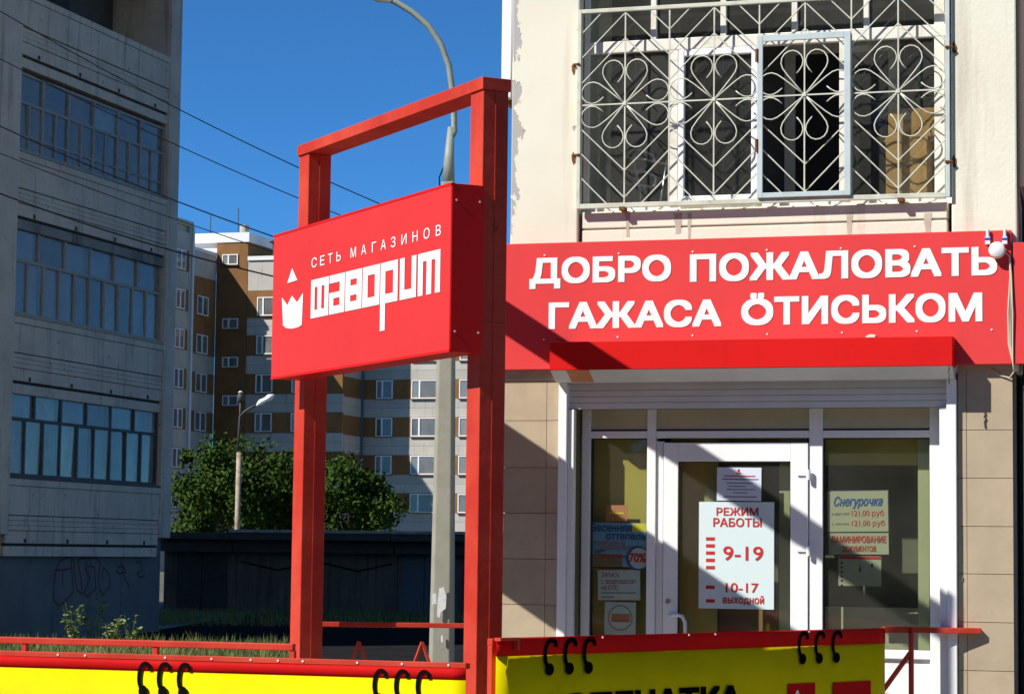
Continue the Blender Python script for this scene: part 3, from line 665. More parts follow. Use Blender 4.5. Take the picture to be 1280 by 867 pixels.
# --- notices
def notice(name, label, cat, px0, py0, px1, py1, y, mt, t=.003, bev=0):
    x0, x1, z0, z1 = rect(px0, py0, px1, py1, y)
    o = thing(name, label, cat, ((x0 + x1) / 2, y, z0)); bx('sheet', x0, x1, y, y + t, z0, z1, M[mt], o, bev); return o
YN = YD - .001; YI = YD + .04
o = notice('opening_hours_poster', 'white opening hours poster with red print on the glass door', 'poster', 873.5, 627, 967.5, 760.5, YN, 'paper')
T = lambda txt, a, b, c, d, mt='ink_red', par=None, y=YN, bold=.02, **k: fletters(txt, a, b, c, d, y - .002, M[mt], par, bold=bold, **k)
T('РЕЖИМ', 895.5, 634, 948, 644, par=o); T('РАБОТЫ', 891.5, 647, 952, 658, par=o)
T('9-19', 904, 681.5, 954, 700, par=o, bold=.012); T('10-17', 907, 727.5, 948, 740, par=o, bold=.012); T('выходной', 903.5, 744, 955, 754, par=o)
for py in (673, 681.7, 690.6, 699.7, 708.8, 733.5, 750.5):
    x0, x1, z0, z1 = rect(882.5, py - 2.1, 893.5, py + 2.1, YN); bx('day_mark', x0, x1, YN - .002, YN - .0005, z0, z1, M['ink_red'], o)
o = notice('paper_notice', 'bluish typed paper sheet above the opening hours poster', 'notice', 896, 584, 951.5, 625.5, YN, 'paper_b')
def lines(par, rows, y, mt='ink_grey'):
    for a, b, py, hh in rows:
        x0, x1, z0, z1 = rect(a, py, b, py + hh, y); bx('print_line', x0, x1, y - .002, y - .0005, z0, z1, M[mt], par)
lines(o, [(920, 926, 590.5, 1.4), (905, 944, 594, 1.3)], YN, 'ink_red'); lines(o, [(903, 948, 598, 1.2), (908, 941, 603, 1), (910, 932, 607, 1), (908, 944, 611, 1), (916, 934, 615, 1), (904, 946, 620, 1.2)], YN)
x0, x1, z0, z1 = rect(922, 586, 924.5, 589.5, YN); bx('crest', x0, x1, YN - .002, YN - .0005, z0, z1, M['ink_red'], o)

o = notice('sale_poster', 'blue spring thaw sale poster with 70% behind the left pane', 'poster', 738, 653, 807.5, 708, YI, 'poster_blue')
fletters('Весенняя', 738.5, 654, 789, 664, YI - .002, M['ink_blue'], o, bold=.03); fletters('оттепель', 757, 664.5, 807, 674, YI - .002, M['ink_blue'], o, bold=.03)
x0, x1, z0, z1 = rect(790, 653.5, 807.4, 664, YI); bx('sun_patch', x0, x1, YI - .0016, YI - .0002, z0, z1, M['poster_yellow'], o)
x0, x1, z0, z1 = rect(738.2, 692, 778, 707.6, YI); bx('ground_patch', x0, x1, YI - .0016, YI - .0002, z0, z1, M['poster_brown'], o)
fletters('низкие цены на', 741, 674, 781, 681, YI - .002, M['ink_red'], o, shear=.2); fletters('гарантированный', 752, 680, 797, 687, YI - .002, M['ink_red'], o, shear=.2)
x0, x1, z0, z1 = rect(752, 694, 788, 696, YI); bx('arrow', x0, x1, YI - .003, YI - .0018, z0, z1, M['ink_red'], o)
c = ony(797, 697, YI); MB().tube([(c.x, YI - .0035, c.z), (c.x, YI - .0018, c.z)], .085, 24).build('price_ring', M['ink_blue'], o); MB().tube([(c.x + .01, YI - .0045, c.z), (c.x + .01, YI - .0036, c.z)], .073, 24).build('price_disc', M['paper'], o)
fletters('70%', 786, 690, 807.2, 702, YI - .006, M['ink_red'], o, bold=.03)
bush = MB()
c = ony(749, 689, YI)
for k in range(26):
    q = random.uniform(0, 6.28); l = random.uniform(.02, .055); a_ = Vector((math.cos(q), 0, math.sin(q) * .7)); n_ = Vector((-a_.z, 0, a_.x)) * .004
    base = Vector((c.x, YI - .0022 - k * .00002, c.z)); bush.quad(base - n_, base + n_, base + a_ * l + n_ * .3, base + a_ * l - n_ * .3)
bush.build('bush_print', M['ink_grey'], o)
o = notice('paper_notice', 'small orange printed sticker near top of the left pane', 'sticker', 757, 631, 784, 651, YI, 'stamp')
lines(o, [(761, 780, 640, 2)], YI, 'poster_yellow')
o = notice('paper_notice', 'white rounded notice about video recording behind the left pane', 'notice', 747.5, 711, 800.5, 750.5, YI, 'paper', bev=.0)
fletters('Запись', 752, 714, 774, 720.5, YI - .002, M['ink_red'], o); fletters('с видеокассет', 752, 722.5, 796, 729, YI - .002, M['ink_red'], o); fletters('на DVD', 752, 730.5, 773, 736.5, YI - .002, M['ink_red'], o)
lines(o, [(752, 795, 740, 1), (752, 768, 745, 1)], YI)
for a_, b_, c_, d_ in ((747.5, 711, 800.5, 712.2), (747.5, 749.4, 800.5, 750.5)): x0, x1, z0, z1 = rect(a_, b_, c_, d_, YI); bx('border', x0, x1, YI - .002, YI - .0005, z0, z1, M['stamp'], o)
o = notice('paper_notice', 'white sheet with round orange prohibition mark at foot of left pane', 'notice', 755.5, 752, 794.5, 793, YI, 'paper')
c = ony(775, 772, YI); rg = [(c.x + .085 * math.cos(k * math.pi / 14), YI - .003, c.z + .085 * math.sin(k * math.pi / 14)) for k in range(29)]
MB().tube(rg, .004, 5).build('ring_mark', M['stamp'], o); x0, x1, z0, z1 = rect(764, 767, 787, 777, YI); bx('bar_mark', x0, x1, YI - .003, YI - .001, z0, z1, M['stamp'], o)
fletters('ЗАКРЫТО', 767, 773.5, 783, 777, YI - .004, M['ink_red'], o)
o = notice('price_notice', 'cream price sheet with handwritten heading behind the right pane', 'notice', 1035, 613.5, 1110.5, 664, YI, 'paper_y')
fletters('Снегурочка', 1043, 620, 1104, 632, YI - .002, M['ink_blue'], o, bold=.015, shear=.35)
fletters('121,00 руб', 1065, 637.5, 1105, 644.5, YI - .002, M['ink_red'], o); fletters('121,00 руб', 1065, 650, 1106, 657, YI - .002, M['ink_red'], o)
fletters('в один слой', 1040, 639.5, 1062, 643, YI - .002, M['ink_grey'], o); fletters('с мехом', 1040, 652, 1061, 655.5, YI - .002, M['ink_grey'], o)
x0, x1, z0, z1 = rect(1034, 612.5, 1111.5, 665, YI + .004); bx('border', x0, x1, YI + .0035, YI + .006, z0, z1, M['ink_grey'], o)
o = notice('paper_notice', 'cream laminating notice below the price sheet', 'notice', 1036, 665.8, 1111, 692.5, YI, 'paper_y')
fletters('ЛАМИНИРОВАНИЕ', 1039, 669.5, 1108, 678, YI - .002, M['ink_red'], o, bold=.015); fletters('ДОКУМЕНТОВ', 1053, 682, 1095, 689, YI - .002, M['ink_red'], o, bold=.015)
o = notice('wall_calendar', 'small pale calendar sheet lowest behind the right pane', 'calendar', 1048, 694.5, 1101.5, 732, YI, 'paper_y')
lines(o, [(1049, 1101, 695, 3.4)], YI, 'ink_red'); lines(o, [(1051, 1053.5, 702 + 5.6 * k, 2) for k in range(6)] + [(1089, 1091, 704, 4)], YI, 'ink')
lines(o, [(1065, 1076, 702, 12), (1074, 1086, 708, 10), (1064, 1078, 722, 9)], YI, 'greenish')

# ================================================================== SIGN FRAME (red posts) AND LIGHT BOX
ZR = 14.1
Rp = atz(607, 800, ZR); Rp.z = 0
FA = R(44.8); D = Vector((math.sin(FA), -math.cos(FA), 0))
D = Vector((math.sin(FA), -math.cos(FA), 0))                   # along the frame, left post -> right post (towards the camera)
Nn = Vector((-math.cos(FA), -math.sin(FA), 0))                 # the face that carries the box, looking to the sun
def onf(px, py, off=0.0): return hit(px, py, Rp + Nn * off, Nn)
PW = .17                                                      # post depth (along the normal)
def fs(px, py, off=0.0): q = onf(px, py, off) - Rp; return q.dot(D), q.z
sR0, sR1 = fs(586, 300)[0], fs(602, 300)[0]; sL0, sL1 = fs(373.5, 230)[0], fs(384.5, 230)[0]
ztopf = fs(601, 97.5)[1]; zb0 = fs(601, 113)[1]
print('frame', Rp, sL0, sL1, sR0, sR1, ztopf, zb0)
fmo = thing('sign_frame', 'tall red steel goal frame carrying the light box sign', 'frame', Rp + D * (sL0 + sR1) / 2)
ev = Vector((0, 0, 1))
def fbox(name, a, b, n0, n1, z0, z1, mt, par, bevel=.004):
    return MB().obox(Rp, D, Nn, ev, a, b, n0, n1, z0, z1).build(name, M[mt], par, bevel=bevel)
fbox('post', sR0, sR1, -PW, 0, 0, zb0, 'redpaint', fmo); fbox('post', sL0, sL1 + .015, -PW, 0, 0, zb0, 'redpaint', fmo)
fbox('beam', sL0 - .015, sR1 + .012, -PW - .012, .012, zb0, ztopf, 'redpaint', fmo)
# weld seams on the end faces and a joint on the right post
fbox('weld_seam', sR1 - .001, sR1 + .003, -PW * .52, -PW * .48, .1, zb0, 'redpaint', fmo, 0); fbox('weld_seam', sL1 + .0145, sL1 + .018, -PW * .52, -PW * .48, .1, zb0, 'redpaint', fmo, 0)
zj = fs(600, 405)[1]; fbox('joint_collar', sR0 - .004, sR1 + .005, -PW - .004, .004, zj, zj + .012, 'redpaint', fmo, .002)
BT = .215
b0, b1 = fs(341, 390, BT)[0], fs(564, 330, BT)[0]; bz1 = (fs(341.5, 296.7, BT)[1] + fs(565, 226.6, BT)[1]) / 2; bz0 = (fs(339, 475.6, BT)[1] + fs(563, 437, BT)[1]) / 2
print('box', b0, b1, bz0, bz1)
lb = thing('light_box_sign', 'red box sign with white shop name and crown on posts', 'sign', Rp + D * (b0 + b1) / 2 + Nn * .1 + Vector((0, 0, bz0)))
fbox('cabinet', b0, b1, .001, BT, bz0, bz1, 'red2', lb, .003)
fbox('face_panel', b0 + .004, b1 - .004, BT + .0005, BT + .004, bz0 + .004, bz1 - .004, 'red_box', lb, 0)
fbox('edge_trim', b0 - .002, b1 + .002, BT - .012, BT + .0065, bz1 - .012, bz1 + .003, 'red2', lb, 0); fbox('edge_trim', b0 - .002, b1 + .002, BT - .012, BT + .0065, bz0 - .003, bz0 + .012, 'red2', lb, 0)
YL = BT + .006
def bp(cx_, cy_, off=YL): return fs(330 + cx_ / 4.333, 280 + cy_ / 4.333, off)       # a point of the box face
OB = Rp + Nn * YL
def flat(polys, name):
    mb = MB()
    for poly in polys: mb.prism([tuple(OB + D * s_ + ev * z_) for s_, z_ in poly], Nn * .0015)
    return mb.build(name, M['white'], lb)
rectp = lambda a, b, c, d: [(a, c), (b, c), (b, d), (a, d)]
lt = [bp(255, 312), bp(955, 128)]; lbm = [bp(255, 520), bp(955, 357)]
zt_, zb_ = (lt[0][1] + lt[1][1]) / 2, (lbm[0][1] + lbm[1][1]) / 2
midy = lambda cx_: 416 - (cx_ - 255) * (173.5 / 700)
SX = lambda cx_: bp(cx_, midy(cx_))[0]
shapes = [((255, 350), [(0, .21, 0, 1), (.37, .60, .2, .8), (.77, 1, 0, 1), (.21, .77, 0, .2), (.21, .77, .8, 1)]),
          ((355, 437), [(0, 1, .8, 1), (.68, 1, 0, .8), (0, .27, 0, .55), (.27, .68, 0, .2), (.27, .68, .4, .55), ]),
          ((442, 530), [(0, .3, 0, 1), (.7, 1, 0, 1), (.3, .7, 0, .22), (.3, .7, .38, .62), (.3, .7, .78, 1)]),
          ((535, 627), [(0, .3, 0, 1), (.72, 1, 0, 1), (.3, .72, 0, .22), (.3, .72, .78, 1)]),
          ((632, 725), [(0, .28, -.66, 1), (.74, 1, 0, 1), (.28, .74, 0, .22), (.28, .74, .78, 1)]),
          ((737, 825), [(0, .28, 0, 1), (.72, 1, 0, 1), (.28, .72, 0, .22)]),
          ((835, 955), [(0, .22, 0, .8), (.39, .61, 0, .8), (.78, 1, 0, .8), (0, 1, .8, 1)])]
for (c0, c1), rs_ in shapes:
    a_, b_ = SX(c0), SX(c1)
    flat([rectp(a_ + (b_ - a_) * x0, a_ + (b_ - a_) * x1, zb_ + (zt_ - zb_) * z0, zb_ + (zt_ - zb_) * z1) for x0, x1, z0, z1 in rs_], 'letter')
crown = [(98, 398), (127, 440), (152, 388), (180, 425), (212, 372), (208, 480), (205, 545), (185, 558), (150, 566), (120, 562), (104, 548)]
flat([[bp(*c) for c in crown]], 'crown_emblem'); flat([[bp(*c) for c in ((153, 240), (180, 303), (127, 320))]], 'crown_emblem')
for chx, c0, c1 in zip('СЕТЬМАГАЗИНОВ', (258, 305, 347, 393, 470, 527, 585, 633, 688, 745, 805, 865, 932), (285, 327, 370, 415, 498, 553, 607, 660, 712, 772, 832, 897, 957)):
    yb_ = 245 - (c0 - 258) * .279
    z0_ = bp(607, 245 - 349 * .279)[1]; z1_ = bp(607, 245 - 349 * .279 - 53)[1]
    a_, b_ = bp(c0, yb_)[0], bp(c1, yb_)[0]
    letters(chx, OB + Nn * .001, D, ev, a_, b_, z0_, z1_, M['white'], lb, bold=-.012)
for s_ in (.03, BT - .03):
    for z_ in (bz0 + .12, bz1 - .1): MB().tube([Rp + D * (b1 - .001) + Nn * s_ + ev * z_, Rp + D * (b1 + .004) + Nn * s_ + ev * z_], .006, 8).build('rivet', M['whiteplastic'], lb)

# ================================================================== BANNERS AND RAILINGS
def vplane(P, Q):                                             # vertical plane through two ground points: origin, direction, outward normal to camera
    d = (Q - P); d.z = 0; L = d.length; d.normalize(); n = Vector((d.y, -d.x, 0))
    return P, d, n, L
P = atz(620.5, 800, 13.2); P.z = 0
Q = ony(1106, 790, -.22); Q.z = 0
bo, bd, bn_, bL = vplane(P, Q)
def onb(px, py): q = hit(px, py, bo, bn_) - bo; return q.dot(bd), q.z
zt1_ = (onb(640, 795)[1] + onb(1100, 785.5)[1]) / 2; zs1 = (onb(640, 816.5)[1] + onb(1100, 806)[1]) / 2
print('right banner', P, Q, bL, onb(640, 795), onb(1100, 785.5), 'backlit', S.dot(bn_))
rb1 = thing('advertising_banner', 'dark backlit yellow banner with red top strip below the shop door', 'banner', bo + bd * bL / 2 + Vector((0, 0, .14)))
def strip(name, org, d, n, L, z0, z1, mt, par, t=.003, wob=.0035, seg=40):
    mb = MB(); k = 0
    for i in range(seg + 1):
        s = L * i / seg; o_ = wob * (math.sin(s * 5.1) * .5 + math.sin(s * 2.3 + 1) * .5)
        for z in (z0, (z0 + z1) / 2, z1):
            mb.v.append(tuple(org + d * s + n * (o_ * (1 if z < z1 or mt != 'redvinyl' else .3)) + Vector((0, 0, z))))
    for i in range(seg):
        for k in range(2): mb.f.append((i * 3 + k, (i + 1) * 3 + k, (i + 1) * 3 + k + 1, i * 3 + k + 1))
    o = mb.build(name, M[mt], par, True)
    md = o.modifiers.new('thick', 'SOLIDIFY'); md.thickness = t
    return o
strip('cloth', bo, bd, bn_, bL, .2, zs1, 'yellow', rb1); strip('top_strip', bo + bn_ * .001, bd, bn_, bL, zs1, zt1_, 'redvinyl', rb1)
def hook_marks(org, d, n, pxs, proj, par, w, top_of, h):
    for px in pxs:
        s = proj(px)
        path = [(0.62, .80), (.60, .93), (.42, 1.0), (.22, .97), (.07, .82), (.02, .60), (.05, .40), (.16, .24)]
        pts = [org + d * (s + x * w) + n * .0105 + Vector((0, 0, top_of - h + z * h)) for x, z in path]
        mb = MB(); wd = w * .10
        fine = []
        for i in range(len(pts) - 1):                          # rounded path
            p0_, p1_, p2_, p3_ = pts[max(i - 1, 0)], pts[i], pts[i + 1], pts[min(i + 2, len(pts) - 1)]
            for k in range(4):
                t_ = k / 4; fine.append(.5 * ((2 * p1_) + (p2_ - p0_) * t_ + (2 * p0_ - 5 * p1_ + 4 * p2_ - p3_) * t_ ** 2 + (3 * p1_ - p0_ - 3 * p2_ + p3_) * t_ ** 3))
        fine.append(pts[-1])
        for i, p_ in enumerate(fine):
            t_ = (fine[min(i + 1, len(fine) - 1)] - fine[max(i - 1, 0)]).normalized(); nn = n.cross(t_) * wd; mb.v += [tuple(p_ - nn), tuple(p_ + nn)]
            if i: q_ = len(mb.v); mb.f.append((q_ - 4, q_ - 3, q_ - 1, q_ - 2))
        c = org + d * (s + .27 * w) + n * .0107 + Vector((0, 0, top_of - h + .17 * h)); b0_ = len(mb.v); m_ = 16
        for k in range(m_): q = 2 * math.pi * k / m_; mb.v.append(tuple(c + d * math.cos(q) * w * .26 + Vector((0, 0, math.sin(q) * h * .18))))
        mb.f.append(tuple(range(b0_, b0_ + m_)))
        mb.build('hook_print', M['ink'], par)
hw = onb(702, 815)[0] - onb(680, 815)[0]
topr = onb(690, 799.5)[1]; hr = topr - onb(690, 843)[1]
hook_marks(bo, bd, bn_, (679.5, 704.5, 728.5), lambda p: onb(p, 815)[0], rb1, hw, topr, hr)
hook_marks(bo, bd, bn_, (997, 1018, 1039.5), lambda p: onb(p, 815)[0], rb1, hw, topr, hr)
ot = bo + bn_ * .0100
za_ = (onb(650, 865)[1] + onb(920, 859)[1]) / 2
letters('РАСПЕЧАТКА', ot, bd, ev, onb(644, 860)[0], onb(925, 860)[0], za_ - .17, za_, M['ink'], rb1, bold=.04)
for a_, b_, py in ((983, 1017.5, 853), (1039.5, 1087, 851)):
    s0_, s1_ = onb(a_, 860)[0], onb(b_, 860)[0]; z1_ = onb((a_ + b_) / 2, py)[1]
    MB().obox(ot, bd, bn_, ev, s0_, s1_, -.001, .0005, z1_ - .2, z1_).build('red_box_print', M['redvinyl'], rb1)
s0_ = onb(990, 863)[0]; letters('А', ot + bn_ * .002, bd, ev, s0_, s0_ + .08, za_ - .12, onb(996, 862)[1], M['white'], rb1, bold=.02)
for px in (752, 860, 893, 1010): s_, z_ = onb(px, 792); MB().tube([bo + bd * s_ + bn_ * .0 + ev * (zt1_ - .012), bo + bd * s_ + bn_ * .012 + ev * (zt1_ - .012)], .006, 8).build('rivet', M['whiteplastic'], rb1)

def railing(name, label, P, Q, ztop, z0, napex, apexz, group=None, r=.02, posts=True, lowz=.35, shift=0.):
    o = thing(name, label, 'railing', (P + Q) / 2 * 1.0 + Vector((0, 0, z0 - (P.z + Q.z) / 2)), group)
    d = (Q - P); d.z = 0; L = d.length; d.normalize(); n = Vector((d.y, -d.x, 0))
    P = Vector((P.x, P.y, 0)); 
    MB().obox(P, d, n, ev, 0, L, -r, r, ztop - 2 * r, ztop).build('top_rail', M['redpaint'], o, bevel=.004)
    MB().obox(P, d, n, ev, 0, L, -r * .8, r * .8, lowz - 2 * r, lowz).build('bottom_rail', M['redpaint'], o, bevel=.004)
    npost = 3 if posts is True else posts
    for i in range(npost):
        s = L * i / (npost - 1); s = min(max(s, r), L - r); MB().obox(P, d, n, ev, s - r, s + r, -r * .9, r * .9, z0, ztop - 2 * r).build('post', M['redpaint'], o, bevel=.004)
    w_ = L / napex
    for i in range(napex):
        for sg in (0, 1):
            a = P + d * min(w_ * (i + sg + shift), L) + ev * lowz; b = P + d * min(w_ * (i + .5 + shift), L) + ev * apexz
            MB().tube([a, b], r * .75, 4).build('brace', M['redpaint'], o)
    return o
off = bn_ * -.05
railing('railing', 'red steel railing behind the dark yellow banner by the door', P + off, Q + off, zt1_ - .005, .14, 5, zt1_ - .10, posts=3)
# short piece of railing that returns to the pier
e0 = ony(1138, 790, -.12); e1 = ony(1225, 790, -.02); e0.z = e1.z = 0
rr = thing('railing', 'short red rail end fixed to the right tiled pier', 'railing', Vector((e0.x, e0.y, .14)))
def pbox(a, b, hw_, z0, z1, nm, par, h2=None):
    d = b - a; d.z = 0; L = d.length; d.normalize(); n = Vector((d.y, -d.x, 0)); return MB().obox(Vector((a.x, a.y, 0)), d, n, ev, 0, L, -hw_, hw_, z0, z1).build(nm, M['redpaint'], par, bevel=.003)
zr_ = ony(1180, 783.5, -.1).z
Qs = Q + off * .2
pbox(Qs, e0, .022, zr_ - .04, zr_ - .0, 'top_rail', rr); pbox(e0 + (e1 - e0) * .0, Vector((e1.x, -.004, 0)), .05, zr_ - .038, zr_ - .002, 'top_rail', rr)
pq = ony(1139, 800, -.14); MB().tube([(pq.x, -.14, .14), (pq.x, -.14, zr_ - .04)], .018, 8).build('post', M['redpaint'], rr)
br0 = ony(1107, 858, -.16); MB().tube([(pq.x - .005, -.14, ony(1137, 815, -.14).z), tuple(br0), (br0.x - .25, -.2, br0.z - .3)], .017, 8).build('brace', M['redpaint'], rr)
# bracket at the left end of the right banner
zb_k = onb(630, 795)[1]
bk = MB().obox(bo, bd, bn_, ev, -.02, .14, .004, .05, zb_k - .022, zb_k - .005).obox(bo, bd, bn_, ev, .125, .14, .01, .045, zb_k - .075, zb_k - .022); bk.build('end_bracket', M['redpaint'], rb1)

# left banner, parallel to the facade
P2 = atz(582.5, 830, 13.25); yl_ = P2.y
lz1 = ony(300, 820.5, yl_).z; lzs = ony(300, 841.5, yl_).z
lx0, lx1 = ony(-70, 820, yl_).x, P2.x
lbn = thing('advertising_banner', 'bright yellow banner with red top strip in the left foreground', 'banner', ((lx0 + lx1) / 2, yl_, .14))
print('left banner', lx0, lx1, yl_, lz1, ony(570, 827, yl_).z, ony(20, 812, yl_).z)
lo = Vector((lx0, yl_, 0)); ld = Vector((1, 0, 0)); ln = Vector((0, -1, 0))
strip('cloth', lo, ld, ln, lx1 - lx0, .2, lzs, 'yellow', lbn); strip('top_strip', lo + ln * .001, ld, ln, lx1 - lx0, lzs, lz1 - .03, 'redvinyl', lbn)
bx('top_batten', lx0, lx1, yl_ - .004, yl_ + .03, lz1 - .03, lz1, M['redpaint'], lbn, .003)
hwl = ony(197, 830, yl_).x - ony(175, 830, yl_).x; tpl = ony(205, 826, yl_).z
for grp, dz in (((174.5, 199, 224), 826), ((468.5, 495.5, 522.5), 835)):
    tpl = ony(grp[1] + 12, dz + 3.2, yl_).z
    hook_marks(lo, ld, ln, grp, lambda p: ony(p, 830, yl_).x - lx0, lbn, hwl, tpl, hr * .98)
for px in (73, 107, 207, 265, 314, 348, 379, 447, 503, 561): q = ony(px, 816 + px * .0275, yl_); MB().tube([(q.x, yl_ - .009, lz1 - .014), (q.x, yl_ - .003, lz1 - .014)], .006, 8).build('rivet', M['whiteplastic'], lbn)
# railing that carries it
y3 = yl_ + .09
zrl = ony(200, 800, y3).z
r3 = thing('railing', 'long red rail above the bright yellow banner', 'railing', ((lx0 + lx1) / 2, y3, .14))
xe = ony(368, 806, y3).x
bx('top_rail', lx0, xe, y3 - .022, y3 + .022, zrl - .038, zrl, M['redpaint'], r3, .005)
for px in (31, 195, 366, 480, 574):
    q = ony(px, 815, y3).x; bx('post', q - .016, q + .016, y3 - .016, y3 + .016, .14, (zrl - .038) if px < 370 else lz1 - .02, M['redpaint'], r3, .003)
bx('bottom_rail', lx0, lx1, y3 - .015, y3 + .015, .30, .33, M['redpaint'], r3)
bx('middle_rail', lx0, lx1, y3 - .058, y3 - .017, lz1 - .034, lz1 - .004, M['redpaint'], r3)
# rear railing between the left post and the pier
A3 = atz(392, 780, 16.95); B3 = ony(629, 780, .05); zr3 = (atz(400, 778, 16.95).z + ony(629, 777.5, .05).z) / 2
A3.z = B3.z = 0
railing('railing', 'red railing with zigzag braces between left post and tiled pier', A3, B3, zr3, .14, 3, zr3 - .135, posts=2, r=.017, shift=.22)

# ================================================================== LEFT PANEL BUILDING
XB = atz(110, 600, 43.2).x
ya = lambda px, py: onx(px, py, XB).y
yl0 = ya(12, 540); yl1 = ya(203, 540); yend = ya(217, 540); yst = yl0 - 1.3
pb = thing('panel_building', 'grey concrete panel block in shade with glazed loggias at left', 'building', (XB - 5, (yl0 + yl1) / 2, 0))
HB = 28.5
zp = onx(205, 672, XB).z                                       # underside of the pilasters
sills = [onx(15, p, XB).z for p in (593.8, 389.6, 181.7)]; STO = (sills[2] - sills[0]) / 2
print('left block', XB, yl0, yl1, yend, zp, sills, STO)
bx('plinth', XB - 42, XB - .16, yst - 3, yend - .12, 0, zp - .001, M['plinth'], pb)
# graffiti ribbons on the plinth
def ribbon(pts, wd):
    mb = MB(); X_ = XB - .157
    q = [onx(a, b, X_) for a, b in pts]
    for i in range(len(q) - 1):
        t_ = (q[i + 1] - q[i]).normalized(); n_ = Vector((1, 0, 0)).cross(t_) * wd; mb.quad(q[i] - n_ - t_ * wd * .5, q[i] + n_ - t_ * wd * .5, q[i + 1] + n_ + t_ * wd * .5, q[i + 1] - n_ + t_ * wd * .5)
    mb.build('graffiti', M['graffiti'], pb)
gp = lambda L: [(a / 5.333, 660 + b / 5.333) for a, b in L]
for L in ([(465, 190), (400, 215), (370, 280), (430, 275), (470, 265)], [(370, 300), (355, 400), (360, 480), (395, 520), (440, 480), (490, 420), (480, 300), (475, 200)], [(420, 290), (418, 380)],
          [(490, 200), (500, 330), (515, 410), (550, 440), (540, 330), (520, 220), (545, 200), (580, 200)], [(575, 220), (570, 270), (600, 330), (560, 430), (580, 455), (640, 400), (630, 260), (590, 250)],
          [(590, 200), (640, 195), (670, 230), (655, 330), (665, 410), (690, 445), (735, 380), (725, 300), (690, 260), (680, 340)], [(780, 260), (820, 250), (840, 290), (800, 300), (770, 280)], [(810, 220), (830, 330), (860, 390)],
          [(910, 230), (940, 220), (945, 280), (915, 300), (930, 325), (965, 315)]): ribbon(gp(L), .018)
# storeys
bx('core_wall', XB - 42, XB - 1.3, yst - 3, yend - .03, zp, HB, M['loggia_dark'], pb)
bx('end_wall', XB - 42, XB - .02, yend - .03, yend, zp, HB, M['concrete'], pb)
bx('pilaster', XB - 1.3, XB, yl1, yend - .031, zp, HB, M['concrete'], pb, .02); bx('pilaster', XB - 1.3, XB + .04, yst, yl0, zp, HB, M['concrete'], pb, .02)
bx('side_wall', XB - 1.3, XB - .3, yst - 3, yst, zp, HB, M['concrete_d'], pb)
bx('roof', XB - 42, XB + .05, yst - 3, yend, HB, HB + .25, M['roofdark'], pb)
def loggia(i, sill, glaz):
    base = sill - 1.16                                        # underside of the storey slab edge
    y0, y1 = yl0 + .004, yl1 - .004
    ym = (y0 + y1) / 2 + .1
    for a_, b_ in ((y0, ym - .006), (ym + .006, y1)):
        bx('parapet_panel', XB - .16, XB - .03, a_, b_, sill - .66, sill - .17, M['concrete'], pb, .006)
        bx('parapet_cap', XB - .16, XB - .012, a_, b_, sill - .165, sill - .045, M['concrete'], pb, .01)
    for k in range(3): bx('fluted_band', XB - .16, XB - .05 + .012 * k, y0, y1, sill - .668 - .085 * (k + 1), sill - .672 - .085 * k, M['concrete'], pb, .012)
    bx('slab_edge', XB - 1.3, XB - .04, y0, y1, base + .02, sill - .93, M['concrete'], pb, .008)
    bx('slab_joint', XB - 1.3, XB - .09, y0, y1, base - .03, base + .02, M['gap'], pb)
    bx('lintel', XB - 1.3, XB - .055, y0, y1, base - .20, base - .03, M['concrete_d'] if i == 1 else M['concrete'], pb, .008)
    for k in range(4): yy = y0 + (y1 - y0) * (.12 + .26 * k); bx('drain_hole', XB - .06, XB - .036, yy - .04, yy + .04, base + .03, base + .10, M['gap'], pb)
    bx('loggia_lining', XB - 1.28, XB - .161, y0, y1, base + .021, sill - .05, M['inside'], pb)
    if not glaz: return
    nt_, nl, fm, hh, split, curt = glaz
    top = sill + hh; xg = XB - .10
    bx('window_sill', XB - .2, XB + .0, y0, y1, sill - .043, sill - .002, M[fm], pb, .004)
    wo_ = MB(); zs_ = sill + hh * split
    wo_.box(xg - .05, xg, y0, y1, sill, sill + .05).box(xg - .05, xg, y0, y1, top - .05, top).box(xg - .05, xg, y0 + .0, y1, zs_, zs_ + .055)
    wo_.box(xg - .05, xg + .001, y0, y0 + .06, sill + .05, top - .05).box(xg - .05, xg + .001, y1 - .06, y1, sill + .05, top - .05)
    fr_ = wo_.build('window_band', M[fm], pb, bevel=.004)
    if i == 3: hh_ = 0
    for n_, za, zb in ((nt_, zs_ + .055, top - .05), (nl, sill + .05, zs_)):
        wy = (y1 - y0 - .12) / n_
        for k in range(n_):
            a_, b_ = y0 + .06 + wy * k, y0 + .06 + wy * (k + 1); mw = .028 if (k % 2) else .036
            if k: piece('mullion', xg - .045, xg + random.uniform(0, .006), a_ - mw, a_ + mw, za, zb, M[fm], fr_)
            o = piece('pane', xg - .03, xg - .025, a_ + .03, b_ - .03, za, zb, M['glass_far'], fr_)
            o.rotation_euler = (0, random.uniform(-.02, .02), random.uniform(-.03, .03))
            if curt and random.random() < curt:
                piece('curtain', xg - .09, xg - .085, a_ + random.choice((.01, .01, .12)), b_ - random.choice((.01, .01, .1)), za, zb, M[random.choice(('curtain', 'curtain', 'curtain_b', 'curtain_c'))], fr_)
            if i == 1 and n_ == nl: piece('glazing_bar', xg - .04, xg - .004, a_ + .03, b_ - .03, za + .2, za + .23, M[fm], fr_)
loggia(0, sills[0] - STO * 0, (6, 9, 'frame_d', 1.58, .60, .95))
loggia(2, sills[1], (6, 10, 'frame_t', 1.56, .58, .8))
loggia(1, sills[2], (6, 12, 'frame_g', 1.36, .60, .08))
loggia(3, sills[2] + STO, None)
bx('lintel', XB - 1.3, XB - .055, yl0, yl1, sills[2] + 2 * STO - 1.36, sills[2] + 2 * STO - 1.2, M['concrete'], pb)
